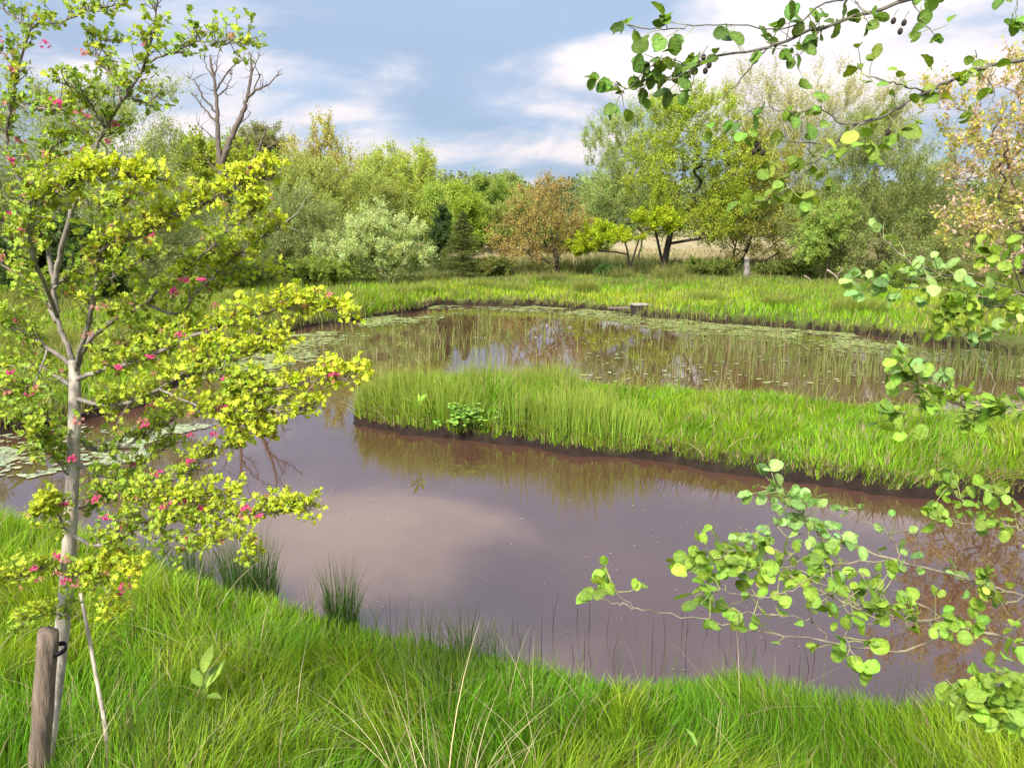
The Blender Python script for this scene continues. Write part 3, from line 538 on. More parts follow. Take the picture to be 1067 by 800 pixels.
# dead tree
def px_branches(acc, lines, d, scale, rg, c, k=6, sub=6, nside=0, jit=.02, sides=True):
    allp = []
    for (pts, r0, r1) in lines:
        q = catmull(np.array([P(x, y, d + dd) for (x, y, dd) in pts]), sub, False); q[1:-1] += rg.normal(0, jit, (len(q) - 2, 3))
        tube(acc, q, np.linspace(r0, r1, len(q)), c, k); allp.append((q, r0, r1))
    return allp
def dead_tree():
    d = 40.0; rg = np.random.default_rng(9); b = ground_point(222, d); ac = Acc()
    L_ = [([(222, 305, 0), (224, 250, 0), (230, 205, 0), (232, 190, 0), (229, 165, 0), (227, 144, 0), (225, 103, 0), (219, 58, 0)], .30, .05),
          ([(229, 175, 0), (240, 145, .2), (248, 128, .3), (255, 112, .4), (258, 99, .4), (262, 75, .5), (260, 54, .5)], .17, .04),
          ([(231, 200, 0), (243, 190, -.3), (256, 178, -.5), (268, 160, -.6), (273, 145, -.6), (279, 132, -.6)], .15, .03),
          ([(257, 103, .4), (268, 93, .3), (280, 88, .2), (293, 73, .2)], .08, .015), ([(264, 96, .4), (270, 80, .4), (272, 78, .4)], .04, .012),
          ([(226, 128, 0), (214, 115, .2), (205, 103, .3), (194, 92, .4)], .07, .012), ([(226, 118, 0), (212, 102, -.2), (204, 86, -.3), (196, 80, -.3)], .06, .012),
          ([(225, 104, 0), (232, 96, .2), (240, 84, .3), (241, 77, .3)], .05, .012), ([(225, 95, 0), (234, 80, -.2), (245, 68, -.3), (256, 62, -.3)], .06, .012),
          ([(223, 85, 0), (226, 66, 0), (230, 45, .1)], .04, .01), ([(222, 80, 0), (214, 68, 0), (213, 58, .1)], .04, .01), ([(260, 80, .5), (268, 64, .5), (270, 52, .4)], .035, .01),
          ([(228, 150, 0), (216, 138, .2), (207, 130, .3)], .04, .012), ([(246, 131, .3), (256, 124, .5), (262, 118, .6)], .035, .01), ([(270, 158, -.6), (282, 152, -.6), (292, 146, -.6)], .05, .012),
          ([(230, 180, 0), (220, 172, .2), (212, 160, .2)], .04, .012), ([(234, 160, 0), (242, 152, .1), (250, 156, .1)], .03, .01), ([(226, 250, 0), (234, 262, .1), (240, 250, .1), (243, 236, .1)], .08, .03)]
    ps = px_branches(ac, L_, d, 1, rg, np.array([.115, .090, .070]))
    for (q, r0, r1) in ps:
        for _ in range(max(3, int(len(q) * .6))):
            i = rg.integers(len(q) // 3, len(q)); dr = norm(rg.normal(0, 1, 3) + np.array([0, 0, .8])); Ls = rg.uniform(.2, .8)
            tube(ac, [q[i], q[i] + dr * Ls * .5 + rg.normal(0, .04, 3), q[i] + dr * Ls + [0, 0, .1]], [.016, .011, .005], (.115, .09, .07), 4)
    root = thing('dead_tree', b, 'tall leafless dead tree with forked bare trunk at the left', 'tree'); ac.build('trunk', M_bark_far, root, b)
dead_tree()
acc = Acc(); rg = np.random.default_rng(3); bb = P(250, 268, 29.5)
px_branches(acc, [([(246, 290, 0), (258, 256, 0), (278, 245, 0), (295, 235, 0), (312, 218, 0), (324, 200, 0)], .05, .012), ([(295, 235, 0), (303, 238, 0), (312, 240, 0)], .02, .006), ([(280, 245, 0), (290, 228, 0), (294, 220, 0)], .02, .006)], 29.5, 1, rg, np.array([.22, .19, .15]))
tag(acc.build('bare_branch', M_bark_far, None, ground_point(246, 29.5)), 'bare leaning branch arching over the bushes right of the dead tree', 'branch')

# distant wooded ridge
acc = Acc(); n = 160000; y = rng.uniform(150, 260, n); x = rng.uniform(-1.0, 1.0, n) * y; prof = 6 + 8 * fbm(x, y * .3, 30, 66) + 3 * vn(x, y, 8, 67)
z = H(x, y) + prof * rng.random(n) ** .6; cc = np.array([.10, .14, .05]) * (.6 + .9 * vn(x, y, 14, 68))[:, None] * rng.uniform(.6, 1.4, (n, 1)); cc[:, 0] *= .8 + .5 * vn(x, y, 20, 69)
leaves_rhomb(acc, np.c_[x, y, z], rng.normal(0, 1, (n, 3)), rng.uniform(.5, 1.1, n), rng.uniform(.4, .8, n), cc, np.random.default_rng(8))
tag(acc.build('woods', M_leaf), 'far-off line of woodland beyond the straw field', 'woods', kind='stuff')

# ------------------------------------------------------------------ small things on the far bank
def stump():
    b = ground_point(780, 36.5); top = P(779, 268, 36.5)[2]; ac = Acc(); h = top - b[2]
    z = np.linspace(-.1, h, 9); pts = np.c_[b[0] + .02 * np.sin(z * 4), np.full(9, b[1]), b[2] + z]; rr = .15 + .03 * np.cos(z * 3)
    tube(ac, pts, rr, (.20, .175, .15), 10)
    ac.c[0] = ac.c[0] * np.where(rng.random((len(ac.c[0]), 1)) < .4, .3, 1.0)
    r = thing('birch_stump', b, 'broken pale birch stump standing under the tangled tree', 'stump'); ac.build('trunk', M_bark, r, b)
    a2 = Acc(); 
    for q in range(5):
        an = q * 1.25; a2.add([(pts[-1] + np.array([math.cos(an + o_) * .1, math.sin(an + o_) * .1, 0])) for o_ in (0, .9)] + [pts[-1] + np.array([math.cos(an + .4) * .1, math.sin(an + .4) * .1, .08 + .1 * (q % 3)])], [[0, 1, 2]], (.35, .25, .15))
    a2.build('splinter', M_wood, r, b)
stump()
def log(name, a, b_, r, c, label, cat, tw=True):
    ac = Acc(); a = np.array(a, float); b_ = np.array(b_, float); m = 8; t_ = np.linspace(0, 1, m)[:, None]; pts = a + (b_ - a) * t_ + np.sin(t_ * 3) * np.array([0, 0, .06]) + rng.normal(0, r * .25, (m, 3))
    tube(ac, pts, r * np.linspace(1, .5, m), c, 7)
    if tw: tube(ac, [pts[4], pts[4] + np.array([.15, 0, .2]), pts[4] + np.array([.2, -.1, .42])], [r * .5, r * .35, r * .15], c, 5)
    return tag(ac.build(name, M_bark_far, None, tuple(a)), label, cat)
log('fallen_branch', P(862, 281, 33.2), P(878, 296, 33.0), .05, (.24, .19, .14), 'pale broken bough hanging low in the huge right willow', 'branch')
log('fallen_branch', P(838, 287, 33.8), P(853, 301, 33.5), .03, (.24, .19, .14), 'thin pale stick leaning beside the sallow mound', 'branch', False)
def landing():
    p0 = G(665, 328, .0); b = np.array([p0[0], p0[1], 0.0]); r = thing('wooden_block', b, 'dark wooden block with pale top at the far waterline', 'block')
    def box(c, s, rot, nm, cc, bev=.03):
        import bmesh
        bm = bmesh.new(); bmesh.ops.create_cube(bm, size=1); bmesh.ops.scale(bm, vec=s, verts=bm.verts); bmesh.ops.bevel(bm, geom=bm.edges[:], offset=bev, segments=2, affect='EDGES')
        for v in bm.verts: v.co += v.co.normalized() * float(rng.normal(0, .008))
        me = bpy.data.meshes.new(nm); bm.to_mesh(me); bm.free(); at = me.color_attributes.new('col', 'FLOAT_COLOR', 'POINT'); at.data.foreach_set('color', np.tile(np.array([*cc, 1], np.float32), len(me.vertices)))
        me.materials.append(M_wood); o = bpy.data.objects.new(nm, me); col.objects.link(o); o.parent = r; o.location = c; o.rotation_euler = (0, 0, rot)
    box((0, .1, .12), (.42, .4, .34), .2, 'block', (.035, .028, .022)); box((.05, .1, .32), (.5, .42, .06), .25, 'cap', (.30, .25, .20), .015); box((-.2, .25, .20), (1.5, .16, .05), .06, 'plank', (.16, .13, .10), .012)
landing()

# rush clumps
def clump(name, label, px, py, hgt, n, spread, colr, d=None, w_=.005, lean=(.1, .45), cat='rushes', tip=(.10, .15, .04), segs=4, mat=None, z=None, group=None):
    g = G(px, py, .06 if z is None else z) if d is None else np.array([X(px, d), d]); b = np.array([g[0], g[1], max(-.02, float(H(g[0], g[1])[0]))])
    ac = Acc(); az = rng.random(n) * 6.28; rr = np.sqrt(rng.random(n)) * spread; root = np.c_[b[0] + np.cos(az) * rr, b[1] + np.sin(az) * rr, np.full(n, b[2] - .03)]
    if name == 'rush_tussock':
        k_ = SDF(root[:, 0], root[:, 1]) > .05; root = root[k_]; az = az[k_]; rr = rr[k_]; n = len(az)
    root[:, 2] = np.maximum(H(root[:, 0], root[:, 1]), -.05) - .02
    blades(ac, root, hgt * rng.uniform(.40, 1.12, n) * (1 - .22 * (rr / spread) ** 2) * rng.uniform(.75, 1.1, n), w_ * rng.uniform(.7, 1.2, n), az + rng.normal(0, .6, n), rng.uniform(*lean, n) * (.4 + rr / spread), hsvj(colr, n), segs, np.array(tip))
    return tag(ac.build(name, mat or M_grass, None, tuple(b)), label, cat, group)
clump('rush_clump', 'dense dark green rush clump at the water edge beside the hawthorn', 262, 624, .74, 520, .17, RUSH * 1.1, w_=.005, lean=(.02, .28))
clump('rush_clump', 'smaller dark rush clump at the near edge right of the dense one', 357, 655, .60, 240, .09, RUSH * 1.1, w_=.005, lean=(.02, .28))
clump('rush_clump', 'sparse spiky rush tuft in the middle of the near water edge', 486, 682, .52, 50, .07, RUSH * .7, w_=.005, lean=(.2, .8))
clump('rush_clump', 'thin rush tuft left of the dense clump, under the hawthorn boughs', 205, 608, .60, 200, .14, RUSH * 1.1, w_=.005, lean=(.02, .28))
clump('rush_clump', 'short bright tuft on the near water edge below the alder spray', 760, 742, .28, 160, .12, GREEN * .9, w_=.006)
clump('rush_clump', 'short bright tuft on the near edge between the two rush tufts', 566, 722, .22, 120, .10, GREEN, w_=.006)
OL = np.array([.18, .30, .028])
for i_, (px, py, h, lb) in enumerate([(388, 436, .52, 'rush tussock at the left tip of the peninsula'), (428, 440, .58, 'rush tussock just right of the peninsula tip'), (465, 446, .50, 'olive tussock beside the nettle patch on the peninsula'),
        (545, 462, .66, 'tall olive tussock right of the nettle patch on the peninsula'), (590, 466, .70, 'tallest olive tussock near the middle of the peninsula front'), (640, 472, .58, 'brown-tinged tussock at the right end of the rushy front'),
        (505, 430, .5, 'tussock behind the pale dry plume on the peninsula'), (570, 428, .5, 'tussock at the back edge of the peninsula')]):
    clump('rush_tussock', lb, px, py - 11, h * 1.15, 1300, .48, OL * (.9 + .15 * (i_ % 3)), w_=.010, cat='rushes', tip=(.30, .29, .07), z=.2, lean=(.04, .35))
for i_, (px, d, h, s, c, lb) in enumerate([(345, 25.5, .8, 1.0, OL * .8, 'big olive rush tussock on the left end of the far bank'), (410, 27.5, .8, .9, OL, 'rush tussock in front of the palest bush'), (440, 29, .75, .8, OL * 1.1, 'rush tussock below the olive birch'),
        (500, 30.5, .6, .7, GREEN * .9, 'rush tussock beside the spruce at the far waterline'), (535, 30, .7, .8, OL, 'rush tussock left of the russet tree at the far waterline'), (610, 28.5, .8, .7, OL * .8, 'brownish rush tussock at the far waterline left of the wooden block'),
        (740, 26.0, .75, .9, OL, 'rush tussock right of the wooden block'), (700, 35.5, 1.0, .9, np.array([.12, .18, .035]), 'darker rush tussock in front of the big oak trunk'), (815, 24.5, .7, .8, OL, 'rush tussock on the far bank below the sallow mound'),
        (650, 36.0, .9, .9, np.array([.12, .18, .04]), 'dark rush tussock at the foot of the small twin-stemmed tree'), (575, 36, .9, .9, np.array([.12, .18, .04]), 'dark rush tussock at the foot of the russet tree'), (900, 22.0, .7, .9, OL, 'rush tussock under the huge willow at the pond edge')]):
    clump('rush_tussock', lb, px, 0, h * rng.uniform(.7, 1.15), 800, s * rng.uniform(.5, .8), c * np.array([.85, .85, .9]), d=d + rng.uniform(-1.2, 1.2) * (i_ > 2), w_=.022, cat='rushes', tip=(.30, .26, .08), lean=(.1, .8))
clump('dry_grass_tuft', 'tall bleached dry grass stalks in the middle of the near bank', 448, 790, .80, 70, .16, STRAW * 1.35, d=2.5, w_=.0040, lean=(.1, .6), cat='grass tuft', tip=(.55, .45, .28), mat=M_straw, segs=6)
clump('dry_grass_tuft', 'low arching pale grass tuft on the near bank right of the dock plant', 240, 740, .34, 240, .16, np.array([.26, .34, .12]), d=2.75, w_=.0048, lean=(.8, 1.6), cat='grass tuft', tip=(.40, .42, .22), segs=6)
clump('dry_grass_tuft', 'pale dry plume at the back edge of the peninsula', 512, 420, .55, 70, .16, STRAW * .9, w_=.009, cat='grass tuft', tip=(.5, .42, .2), mat=M_straw, z=.3)

# ------------------------------------------------------------------ leaf templates for near plants
def leaf_tpl(outline, curl=.12, fold=.15):
    o = np.array(outline, float); n = len(o); V = [(x, y, fold * abs(y) - curl * x * x) for x, y in o]
    mid = [(x, 0, -curl * x * x) for x in (0.0, .33, .66, 1.0)]
    return V, mid
def round_leaf():
    # half outline from base to tip, mirrored; midrib as a fold line
    half = [(0, 0), (.05, .12), (.14, .25), (.26, .35), (.38, .405), (.50, .43), (.62, .42), (.74, .37), (.84, .29), (.92, .18), (.96, .08), (.94, 0)]
    return half
def lobed_leaf():
    return [(0, .03), (.18, .05), (.30, .34), (.42, .40), (.44, .17), (.60, .44), (.76, .42), (.72, .18), (.90, .20), (1.0, .06), (.99, 0)]
def long_leaf():
    return [(0, 0), (.1, .09), (.3, .15), (.55, .16), (.8, .10), (1.0, 0)]
def put_leaves(acc, half, pos, dirs, nrm, size, cc, rg, curl=.22, fold=.22, wav=.03, mid_light=1.15):
    h = np.array(half); K = len(h); n = len(pos); d = norm(dirs); s = norm(np.cross(nrm, d)); m = np.cross(d, s)
    cv = curl * rg.uniform(-.4, 1.4, n)[:, None]; fo = fold * rg.uniform(.2, 1.6, n)[:, None]; asp = rg.uniform(.68, 1.08, n)[:, None]
    def place(x, y): 
        z = fo * np.abs(y) - cv * x * x + rg.normal(0, wav, x.shape) * (np.abs(y) > .01)
        yy = y * asp * (1 + rg.normal(0, .05, x.shape))
        return pos[:, None] + (d[:, None] * x[..., None] + s[:, None] * yy[..., None] + m[:, None] * z[..., None]) * size[:, None, None]
    x = np.broadcast_to(h[:, 0], (n, K)); y = np.broadcast_to(h[:, 1], (n, K))
    Lf = place(x, y); Rt = place(x, -y); Md = place(x, y * 0)
    V = np.concatenate([Md, Lf, Rt], 1); o = (np.arange(n) * 3 * K)[:, None]; base = acc.n
    q = []
    for k in range(K - 1): q += [[k, k + 1, K + k + 1, K + k], [k + 1, k, 2 * K + k, 2 * K + k + 1]]
    f = (o[:, None] + np.array(q)[None]).reshape(-1, 4)
    C = np.repeat(cc[:, None], 3 * K, 1).copy(); C[:, :K] *= mid_light
    acc.add(V, f, np.clip(C, 0, 1).reshape(-1, 3))

def broad_plant(name, label, b, n, size, cc, rg, half=None, up=.8, cat='plant'):
    al = Acc(); ac = al; az = rg.random(n) * 6.28; el = rg.uniform(.3, 1, n) * up
    pos = b + np.c_[np.cos(az) * .02, np.sin(az) * .02, rg.uniform(.04, .18, n)]
    dr = norm(np.c_[np.cos(az), np.sin(az), el * 1.6]); nr = norm(np.c_[-np.cos(az) * el, -np.sin(az) * el, np.ones(n)])
    put_leaves(al, half or long_leaf(), pos, dr, nr, size * rg.uniform(.6, 1.2, n), hsvj(cc, n, .15, .06), rg, curl=.3, fold=.3)
    for i in range(n): tube(ac, [b, b * .5 + pos[i] * .5, pos[i]], [.003, .0025, .002], np.array(cc) * .8, 4, False)
    r = thing(name, b, label, cat); al.build('foliage', M_leaf_near, r, b)
rg = np.random.default_rng(12)
def gp(px, d): return ground_point(px, d)
broad_plant('dock_plant', 'broad-leaved dock standing in grass right of the hawthorn trunk', gp(170, 2.95) + [0, 0, .12], 6, .11, (.24, .36, .05), rg, [(0, 0), (.1, .12), (.3, .22), (.55, .23), (.8, .13), (1, 0)])
broad_plant('dock_plant', 'low dock with upright leaves below the alder spray', gp(760, 2.6) + [0, 0, .12], 5, .08, (.2, .33, .06), rg, [(0, 0), (.1, .12), (.3, .22), (.55, .23), (.8, .13), (1, 0)])
broad_plant('dock_plant', 'pale leafy plant on the left bank above the lily leaves', np.array([*G(25, 436, .2), .30]), 16, .32, (.20, .33, .07), rg, [(0, 0), (.1, .10), (.3, .18), (.55, .19), (.8, .11), (1, 0)])
broad_plant('dock_plant', 'yellow-green leafy plant on top of the peninsula tip', np.array([*G(437, 436, .3), .33]), 7, .17, (.22, .36, .04), rg)
def nettles():
    g = G(485, 446, .15); b = np.array([g[0], g[1], .16]); al = Acc(); ac = al; rg = np.random.default_rng(4)
    for _ in range(34):
        q = b + np.array([rg.normal(0, .17), rg.normal(0, .10), 0]); h = rg.uniform(.12, .32); tube(ac, [q, q + [0, 0, h]], [.004, .003], (.08, .15, .03), 4, False)
        n = 9; az = rg.random(n) * 6.28; pos = q + np.c_[np.zeros(n), np.zeros(n), rg.uniform(.3, 1, n) * h]; dr = np.c_[np.cos(az), np.sin(az), rg.uniform(-.2, .4, n)]
        put_leaves(al, round_leaf(), pos, dr, np.tile([0, -.3, 1.], (n, 1)), rg.uniform(.035, .07, n), hsvj((.20, .34, .05), n), rg)
    r = thing('nettle_patch', b, 'leafy green nettle patch among the rushes on the peninsula front', 'plant'); al.build('foliage', M_leaf_near, r, b)
nettles()

# ------------------------------------------------------------------ stake, strap, dead stick
def stake():
    d = 2.32; top = P(50, 657, d); bot = np.array([*P(30, 830, d)[:2], 0]); bot[2] = float(H(bot[0], bot[1])[0]) - .05
    ac = Acc(); m = 14; t_ = np.linspace(0, 1, m)[:, None]; pts = bot + (top - bot) * t_; k = 14
    tube(ac, pts, .031, (.15, .11, .08), k)
    v = ac.v[0]; v += rng.normal(0, .0012, v.shape); cen_ = np.repeat(pts, k, 0); a_ = np.arctan2((v - cen_)[:, 1], (v - cen_)[:, 0]); v += (v - cen_) * (.06 * np.sin(a_ * 3 + 1) + .04 * np.sin(a_ * 7))[:, None]
    v[-k:, 2] += rng.normal(0, .003, k)
    r = thing('wooden_stake', bot, 'weathered brown wooden stake supporting the hawthorn trunk', 'stake'); ac.build('post', M_wood, r, bot)
    s = Acc(); c0 = bot + (top - bot) * .90 + np.array([.012, .02, 0]); th = np.linspace(0, 2 * math.pi, 25)
    ring = c0 + np.c_[np.cos(th) * .036, np.sin(th) * .034, .004 * np.sin(th * 2)]
    V = np.concatenate([ring - [0, 0, .008], ring + [0, 0, .008], ring * 1 + np.c_[np.cos(th) * .003, np.sin(th) * .003, th * 0 + .008], ring + np.c_[np.cos(th) * .003, np.sin(th) * .003, th * 0 - .008]]); i = np.arange(24); n_ = 25
    f = np.concatenate([np.stack([i + a * n_, i + 1 + a * n_, i + 1 + b * n_, i + b * n_], 1) for a, b in ((0, 1), (1, 2), (2, 3), (3, 0))])
    s.add(V, f, (.012, .012, .013)); tag(s.build('tree_tie', M_bark, None, tuple(c0)), 'black strap tying the hawthorn trunk to its stake', 'strap')
stake()
acc = Acc(); q = catmull(np.array([P(84, 618, 2.75), P(92, 660, 2.7), P(102, 715, 2.62), P(110, 760, 2.58), P(114, 815, 2.52)]), 5, False)
tube(acc, q[::-1], np.linspace(.009, .006, len(q)), (.36, .30, .23), 7); q2 = q[8]
tag(acc.build('dead_stick', M_bark, None, tuple(q[-1])), 'thin pale dead stick leaning in the grass right of the stake', 'stick')

# ------------------------------------------------------------------ hawthorn
def hawthorn():
    rg = np.random.default_rng(21); D0 = 2.62; b = P(45, 800, D0 - .1); b = np.array([b[0], b[1], 0]); b[2] = float(H(b[0], b[1])[0])
    root = thing('hawthorn_tree', b, 'young hawthorn with lime leaves, pale trunk and pink blossom at the left', 'tree')
    tr = Acc(); bark = np.array([.36, .31, .25]); dark = np.array([.14, .11, .085])
    lowp = [(40, 850, -.1), (50, 775, -.05), (62, 680, -.02), (70, 600, 0), (74, 530, 0), (77, 465, 0), (78, 400, 0), (77, 375, 0)]
    q = catmull(np.array([P(x, y, D0 + dd) for x, y, dd in lowp]), 5, False); rr = np.linspace(.030, .0175, len(q)) * (1 + rg.normal(0, .025, len(q)))
    ccb = np.repeat(bark * rg.uniform(.8, 1.15, (len(q), 1)), 12, 0); tube(tr, q, rr, ccb, 12); tr.build('trunk', M_bark, root, b)
    # (points, r0, r1, yellow, density)
    LB = [([(78, 385, 0), (71, 362, 0), (61, 335, 0), (56, 300, .02), (50, 260, .05), (25, 200, .08), (7, 148, .1), (13, 105, .1), (20, 74, .1), (34, 30, .1), (64, 24, .05), (95, 10, 0), (130, 4, 0)], .0135, .003, .25, .8),
          ([(56, 300, .02), (66, 250, -.05), (80, 205, -.08), (95, 165, -.1), (125, 108, -.12), (152, 64, -.15), (162, 13, -.15), (166, -20, -.15)], .013, .003, .25, .8),
          ([(152, 64, -.15), (178, 56, -.2), (203, 44, -.25), (230, 46, -.3), (258, 42, -.3)], .006, .002, .3, 1.1), ([(34, 30, .1), (15, 18, .1), (-6, 6, .1)], .006, .002, .2, 1.2), ([(20, 74, .1), (-10, 45, .15), (-30, 30, .15)], .006, .002, .2, 1),
          ([(110, 135, -.1), (95, 110, -.2), (80, 95, -.25), (60, 85, -.3)], .005, .002, .3, 1.1), ([(125, 108, -.12), (118, 85, 0), (100, 55, .1), (108, 40, .1)], .005, .002, .3, 1.1), ([(130, 100, -.12), (150, 105, -.1), (165, 100, -.1)], .004, .002, .3, 1.1),
          ([(78, 385, 0), (90, 357, 0), (110, 340, .05), (124, 331, .05), (150, 316, .05), (175, 296, 0), (200, 278, 0), (225, 266, 0), (248, 262, 0)], .016, .003, .5, 1),
          ([(78, 388, 0), (88, 352, -.1), (100, 300, -.2), (103, 265, -.25), (130, 250, -.3), (150, 243, -.3), (180, 226, -.3), (203, 216, -.35), (232, 205, -.35), (256, 190, -.4), (282, 186, -.4)], .012, .003, .85, 1.3),
          ([(60, 330, 0), (35, 265, -.3), (30, 215, -.35), (45, 205, -.35), (75, 192, -.4), (101, 180, -.4), (140, 184, -.4), (175, 188, -.4)], .010, .003, .8, 1.1),
          ([(150, 316, .05), (187, 327, .1), (205, 305, .1), (225, 286, .1), (245, 268, .05), (270, 250, 0), (292, 236, 0)], .008, .002, .7, 1), ([(225, 286, .1), (250, 286, .1), (285, 283, .1)], .005, .002, .6, 1.1), ([(200, 278, 0), (228, 250, -.1), (255, 228, -.1), (270, 214, -.1)], .005, .002, .7, 1.2),
          ([(80, 395, 0), (110, 385, -.1), (155, 372, -.15), (200, 350, -.2), (240, 338, -.25), (281, 325, -.3), (325, 320, -.3), (364, 327, -.3)], .012, .002, .9, 1.25),
          ([(79, 415, 0), (120, 423, -.1), (165, 405, -.2), (205, 380, -.25), (250, 368, -.3), (292, 362, -.3)], .011, .002, .75, 1.3), ([(205, 380, -.25), (235, 395, -.3), (262, 406, -.35), (300, 402, -.4), (340, 396, -.4), (371, 391, -.4)], .007, .002, .95, 1.5),
          ([(235, 395, -.3), (255, 418, -.35), (290, 428, -.4), (326, 425, -.4)], .006, .002, .9, 1.5), ([(165, 405, -.2), (210, 425, -.3), (245, 440, -.35), (277, 444, -.35)], .006, .002, .9, 1.4), ([(262, 406, -.35), (265, 432, -.35), (275, 455, -.35)], .005, .002, .95, 1.3),
          ([(77, 455, 0), (105, 470, .05), (140, 460, .1), (170, 440, .1), (200, 430, .1), (232, 425, .1)], .010, .002, .35, 1.2), ([(76, 480, 0), (110, 500, -.05), (150, 512, -.1), (190, 495, -.1), (225, 470, -.1), (250, 462, -.1)], .010, .002, .5, 1.1),
          ([(75, 500, 0), (50, 470, -.1), (45, 462, -.15), (40, 455, -.2)], .005, .002, .4, 1.6), ([(73, 555, 0), (100, 568, -.1), (140, 555, -.15), (180, 543, -.2), (225, 535, -.2), (262, 536, -.25), (295, 533, -.25), (326, 530, -.25)], .010, .002, .7, 1.2),
          ([(73, 560, 0), (60, 535, -.1), (52, 528, -.15), (42, 532, -.2)], .005, .002, .7, 1.6), ([(140, 555, -.15), (170, 566, -.2), (200, 570, -.2), (240, 560, -.25), (262, 572, -.25)], .006, .002, .6, 1.2), ([(100, 568, -.1), (150, 530, -.15), (200, 518, -.2), (240, 515, -.2)], .006, .002, .7, 1.2),
          ([(70, 600, 0), (95, 598, -.1), (120, 590, -.15), (142, 594, -.2)], .006, .002, .8, 1.7), ([(95, 598, -.1), (110, 615, -.15), (117, 638, -.15)], .004, .0015, .8, 1.4), ([(70, 600, 0), (50, 592, -.1), (25, 600, -.15), (0, 605, -.2), (-25, 612, -.2)], .006, .002, .7, 1.3),
          ([(78, 385, 0), (50, 362, 0), (11, 340, 0), (-25, 325, 0)], .013, .004, .3, 1.1), ([(78, 405, 0), (45, 385, .05), (0, 380, .1), (-30, 376, .1)], .012, .004, .3, .9), ([(58, 335, 0), (40, 300, .1), (10, 280, .2), (-20, 262, .2)], .010, .003, .3, 1.2),
          ([(56, 300, 0), (80, 285, .1), (110, 290, .15), (140, 275, .15), (165, 262, .15)], .008, .002, .4, 1.2), ([(90, 357, 0), (120, 365, .1), (150, 350, .15), (190, 345, .15), (225, 350, .15)], .008, .002, .45, 1.2), ([(50, 260, .05), (35, 240, .0), (10, 235, 0), (-15, 225, 0)], .007, .002, .3, 1.2),
          ([(25, 200, .08), (45, 175, .1), (60, 150, .1), (85, 140, .1)], .006, .002, .3, 1.1), ([(13, 105, .1), (40, 115, 0), (65, 110, -.05), (85, 105, -.05)], .006, .002, .3, 1.0), ([(7, 148, .1), (-10, 130, .1), (-30, 120, .1)], .006, .002, .3, 1), ([(80, 205, -.08), (100, 215, -.15), (125, 212, -.2), (150, 200, -.2)], .006, .002, .6, 1),
          ([(76, 455, 0), (55, 440, .1), (30, 432, .1), (15, 436, .1)], .006, .002, .3, .8), ([(74, 530, 0), (95, 525, .1), (120, 505, .15), (150, 480, .15), (180, 462, .15)], .007, .002, .4, 1.1),
          ([(71, 645, 0), (62, 640, -.1), (45, 640, -.15), (28, 650, -.2)], .003, .0015, .5, .7), ([(50, 362, 0), (35, 400, -.1), (20, 402, -.1), (10, 408, -.1)], .005, .002, .4, 1.0)]
    br = Acc(); lf = Acc(); bl = []; YG = np.array([.49, .54, .03]); GG = np.array([.19, .29, .035]); ros = []
    for pts, r0, r1, yel, dens in LB:
        q = catmull(np.array([P(x, y, D0 + dd) for x, y, dd in pts]), 6, False); q[2:-1] += rg.normal(0, .0022, (len(q) - 3, 3)); Ls = np.linalg.norm(np.diff(q, axis=0), axis=1).sum()
        th = np.linspace(0, 1, len(q)); cb = np.repeat(bark * .55 * (1 - th[:, None]) + dark * th[:, None], 7, 0); tube(br, q, np.maximum(.74 * r0 * (1 - th) ** .8, r1 * .8), cb, 7)
        r0 *= .58; dens *= .62 if max(p_[1] for p_ in pts[-3:]) < 150 else 1.0; ns = int(Ls / .0074 * dens)
        for s in range(ns):
            t = rg.uniform(.10, 1.0) if r0 < .0072 else rg.uniform(.30, 1.0)
            fi = t * (len(q) - 1); i = min(int(fi), len(q) - 2); p0 = q[i] + (q[i + 1] - q[i]) * (fi - i); T = norm(q[i + 1] - q[i])
            ln = rg.uniform(.010, .085) * (1.3 - .6 * t); dr = norm(T * rg.uniform(.2, 1.0) + rg.normal(0, .55, 3) + np.array([0, 0, .30])); p1 = p0 + dr * ln * .55 + rg.normal(0, .006, 3); p2 = p0 + dr * ln + np.array([0, 0, .01])
            tube(br, [p0, p1, p2], [.0018, .0014, .0009], dark * 1.2, 4, False)
            yy = float(np.clip(yel * (.35 + .75 * t) + rg.normal(0, .15), 0, 1)); ros.append((p2, dr, yy))
            if ln > .05: ros.append((p1, dr, yy))
            if rg.random() < .035: bl.append(p2 + np.array([0, -.015, .012]))
    br.build('branch', M_bark, root, b)
    for (p, dr, yy) in ros:
        n = rg.integers(4, 8); dd = norm(dr * .5 + rg.normal(0, .75, (n, 3)) + np.array([0, 0, .1])); nr = norm(rg.normal(0, .45, (n, 3)) + np.array([-.1, -.45, .8]))
        cbase = GG * (1 - yy) + YG * yy; cc = cbase * (1 + rg.normal(0, .16, (n, 1))) * (1 + rg.normal(0, .06, (n, 3)))
        k = rg.random(n) < .02; cc[k] = (.30, .16, .07)
        put_leaves(lf, lobed_leaf(), p + rg.normal(0, .006, (n, 3)), dd, nr, rg.uniform(.011, .027, n), np.clip(cc, .01, .9), rg, curl=.15, fold=.35, wav=.02)
    lf.build('foliage', M_leaf_near, root, b)
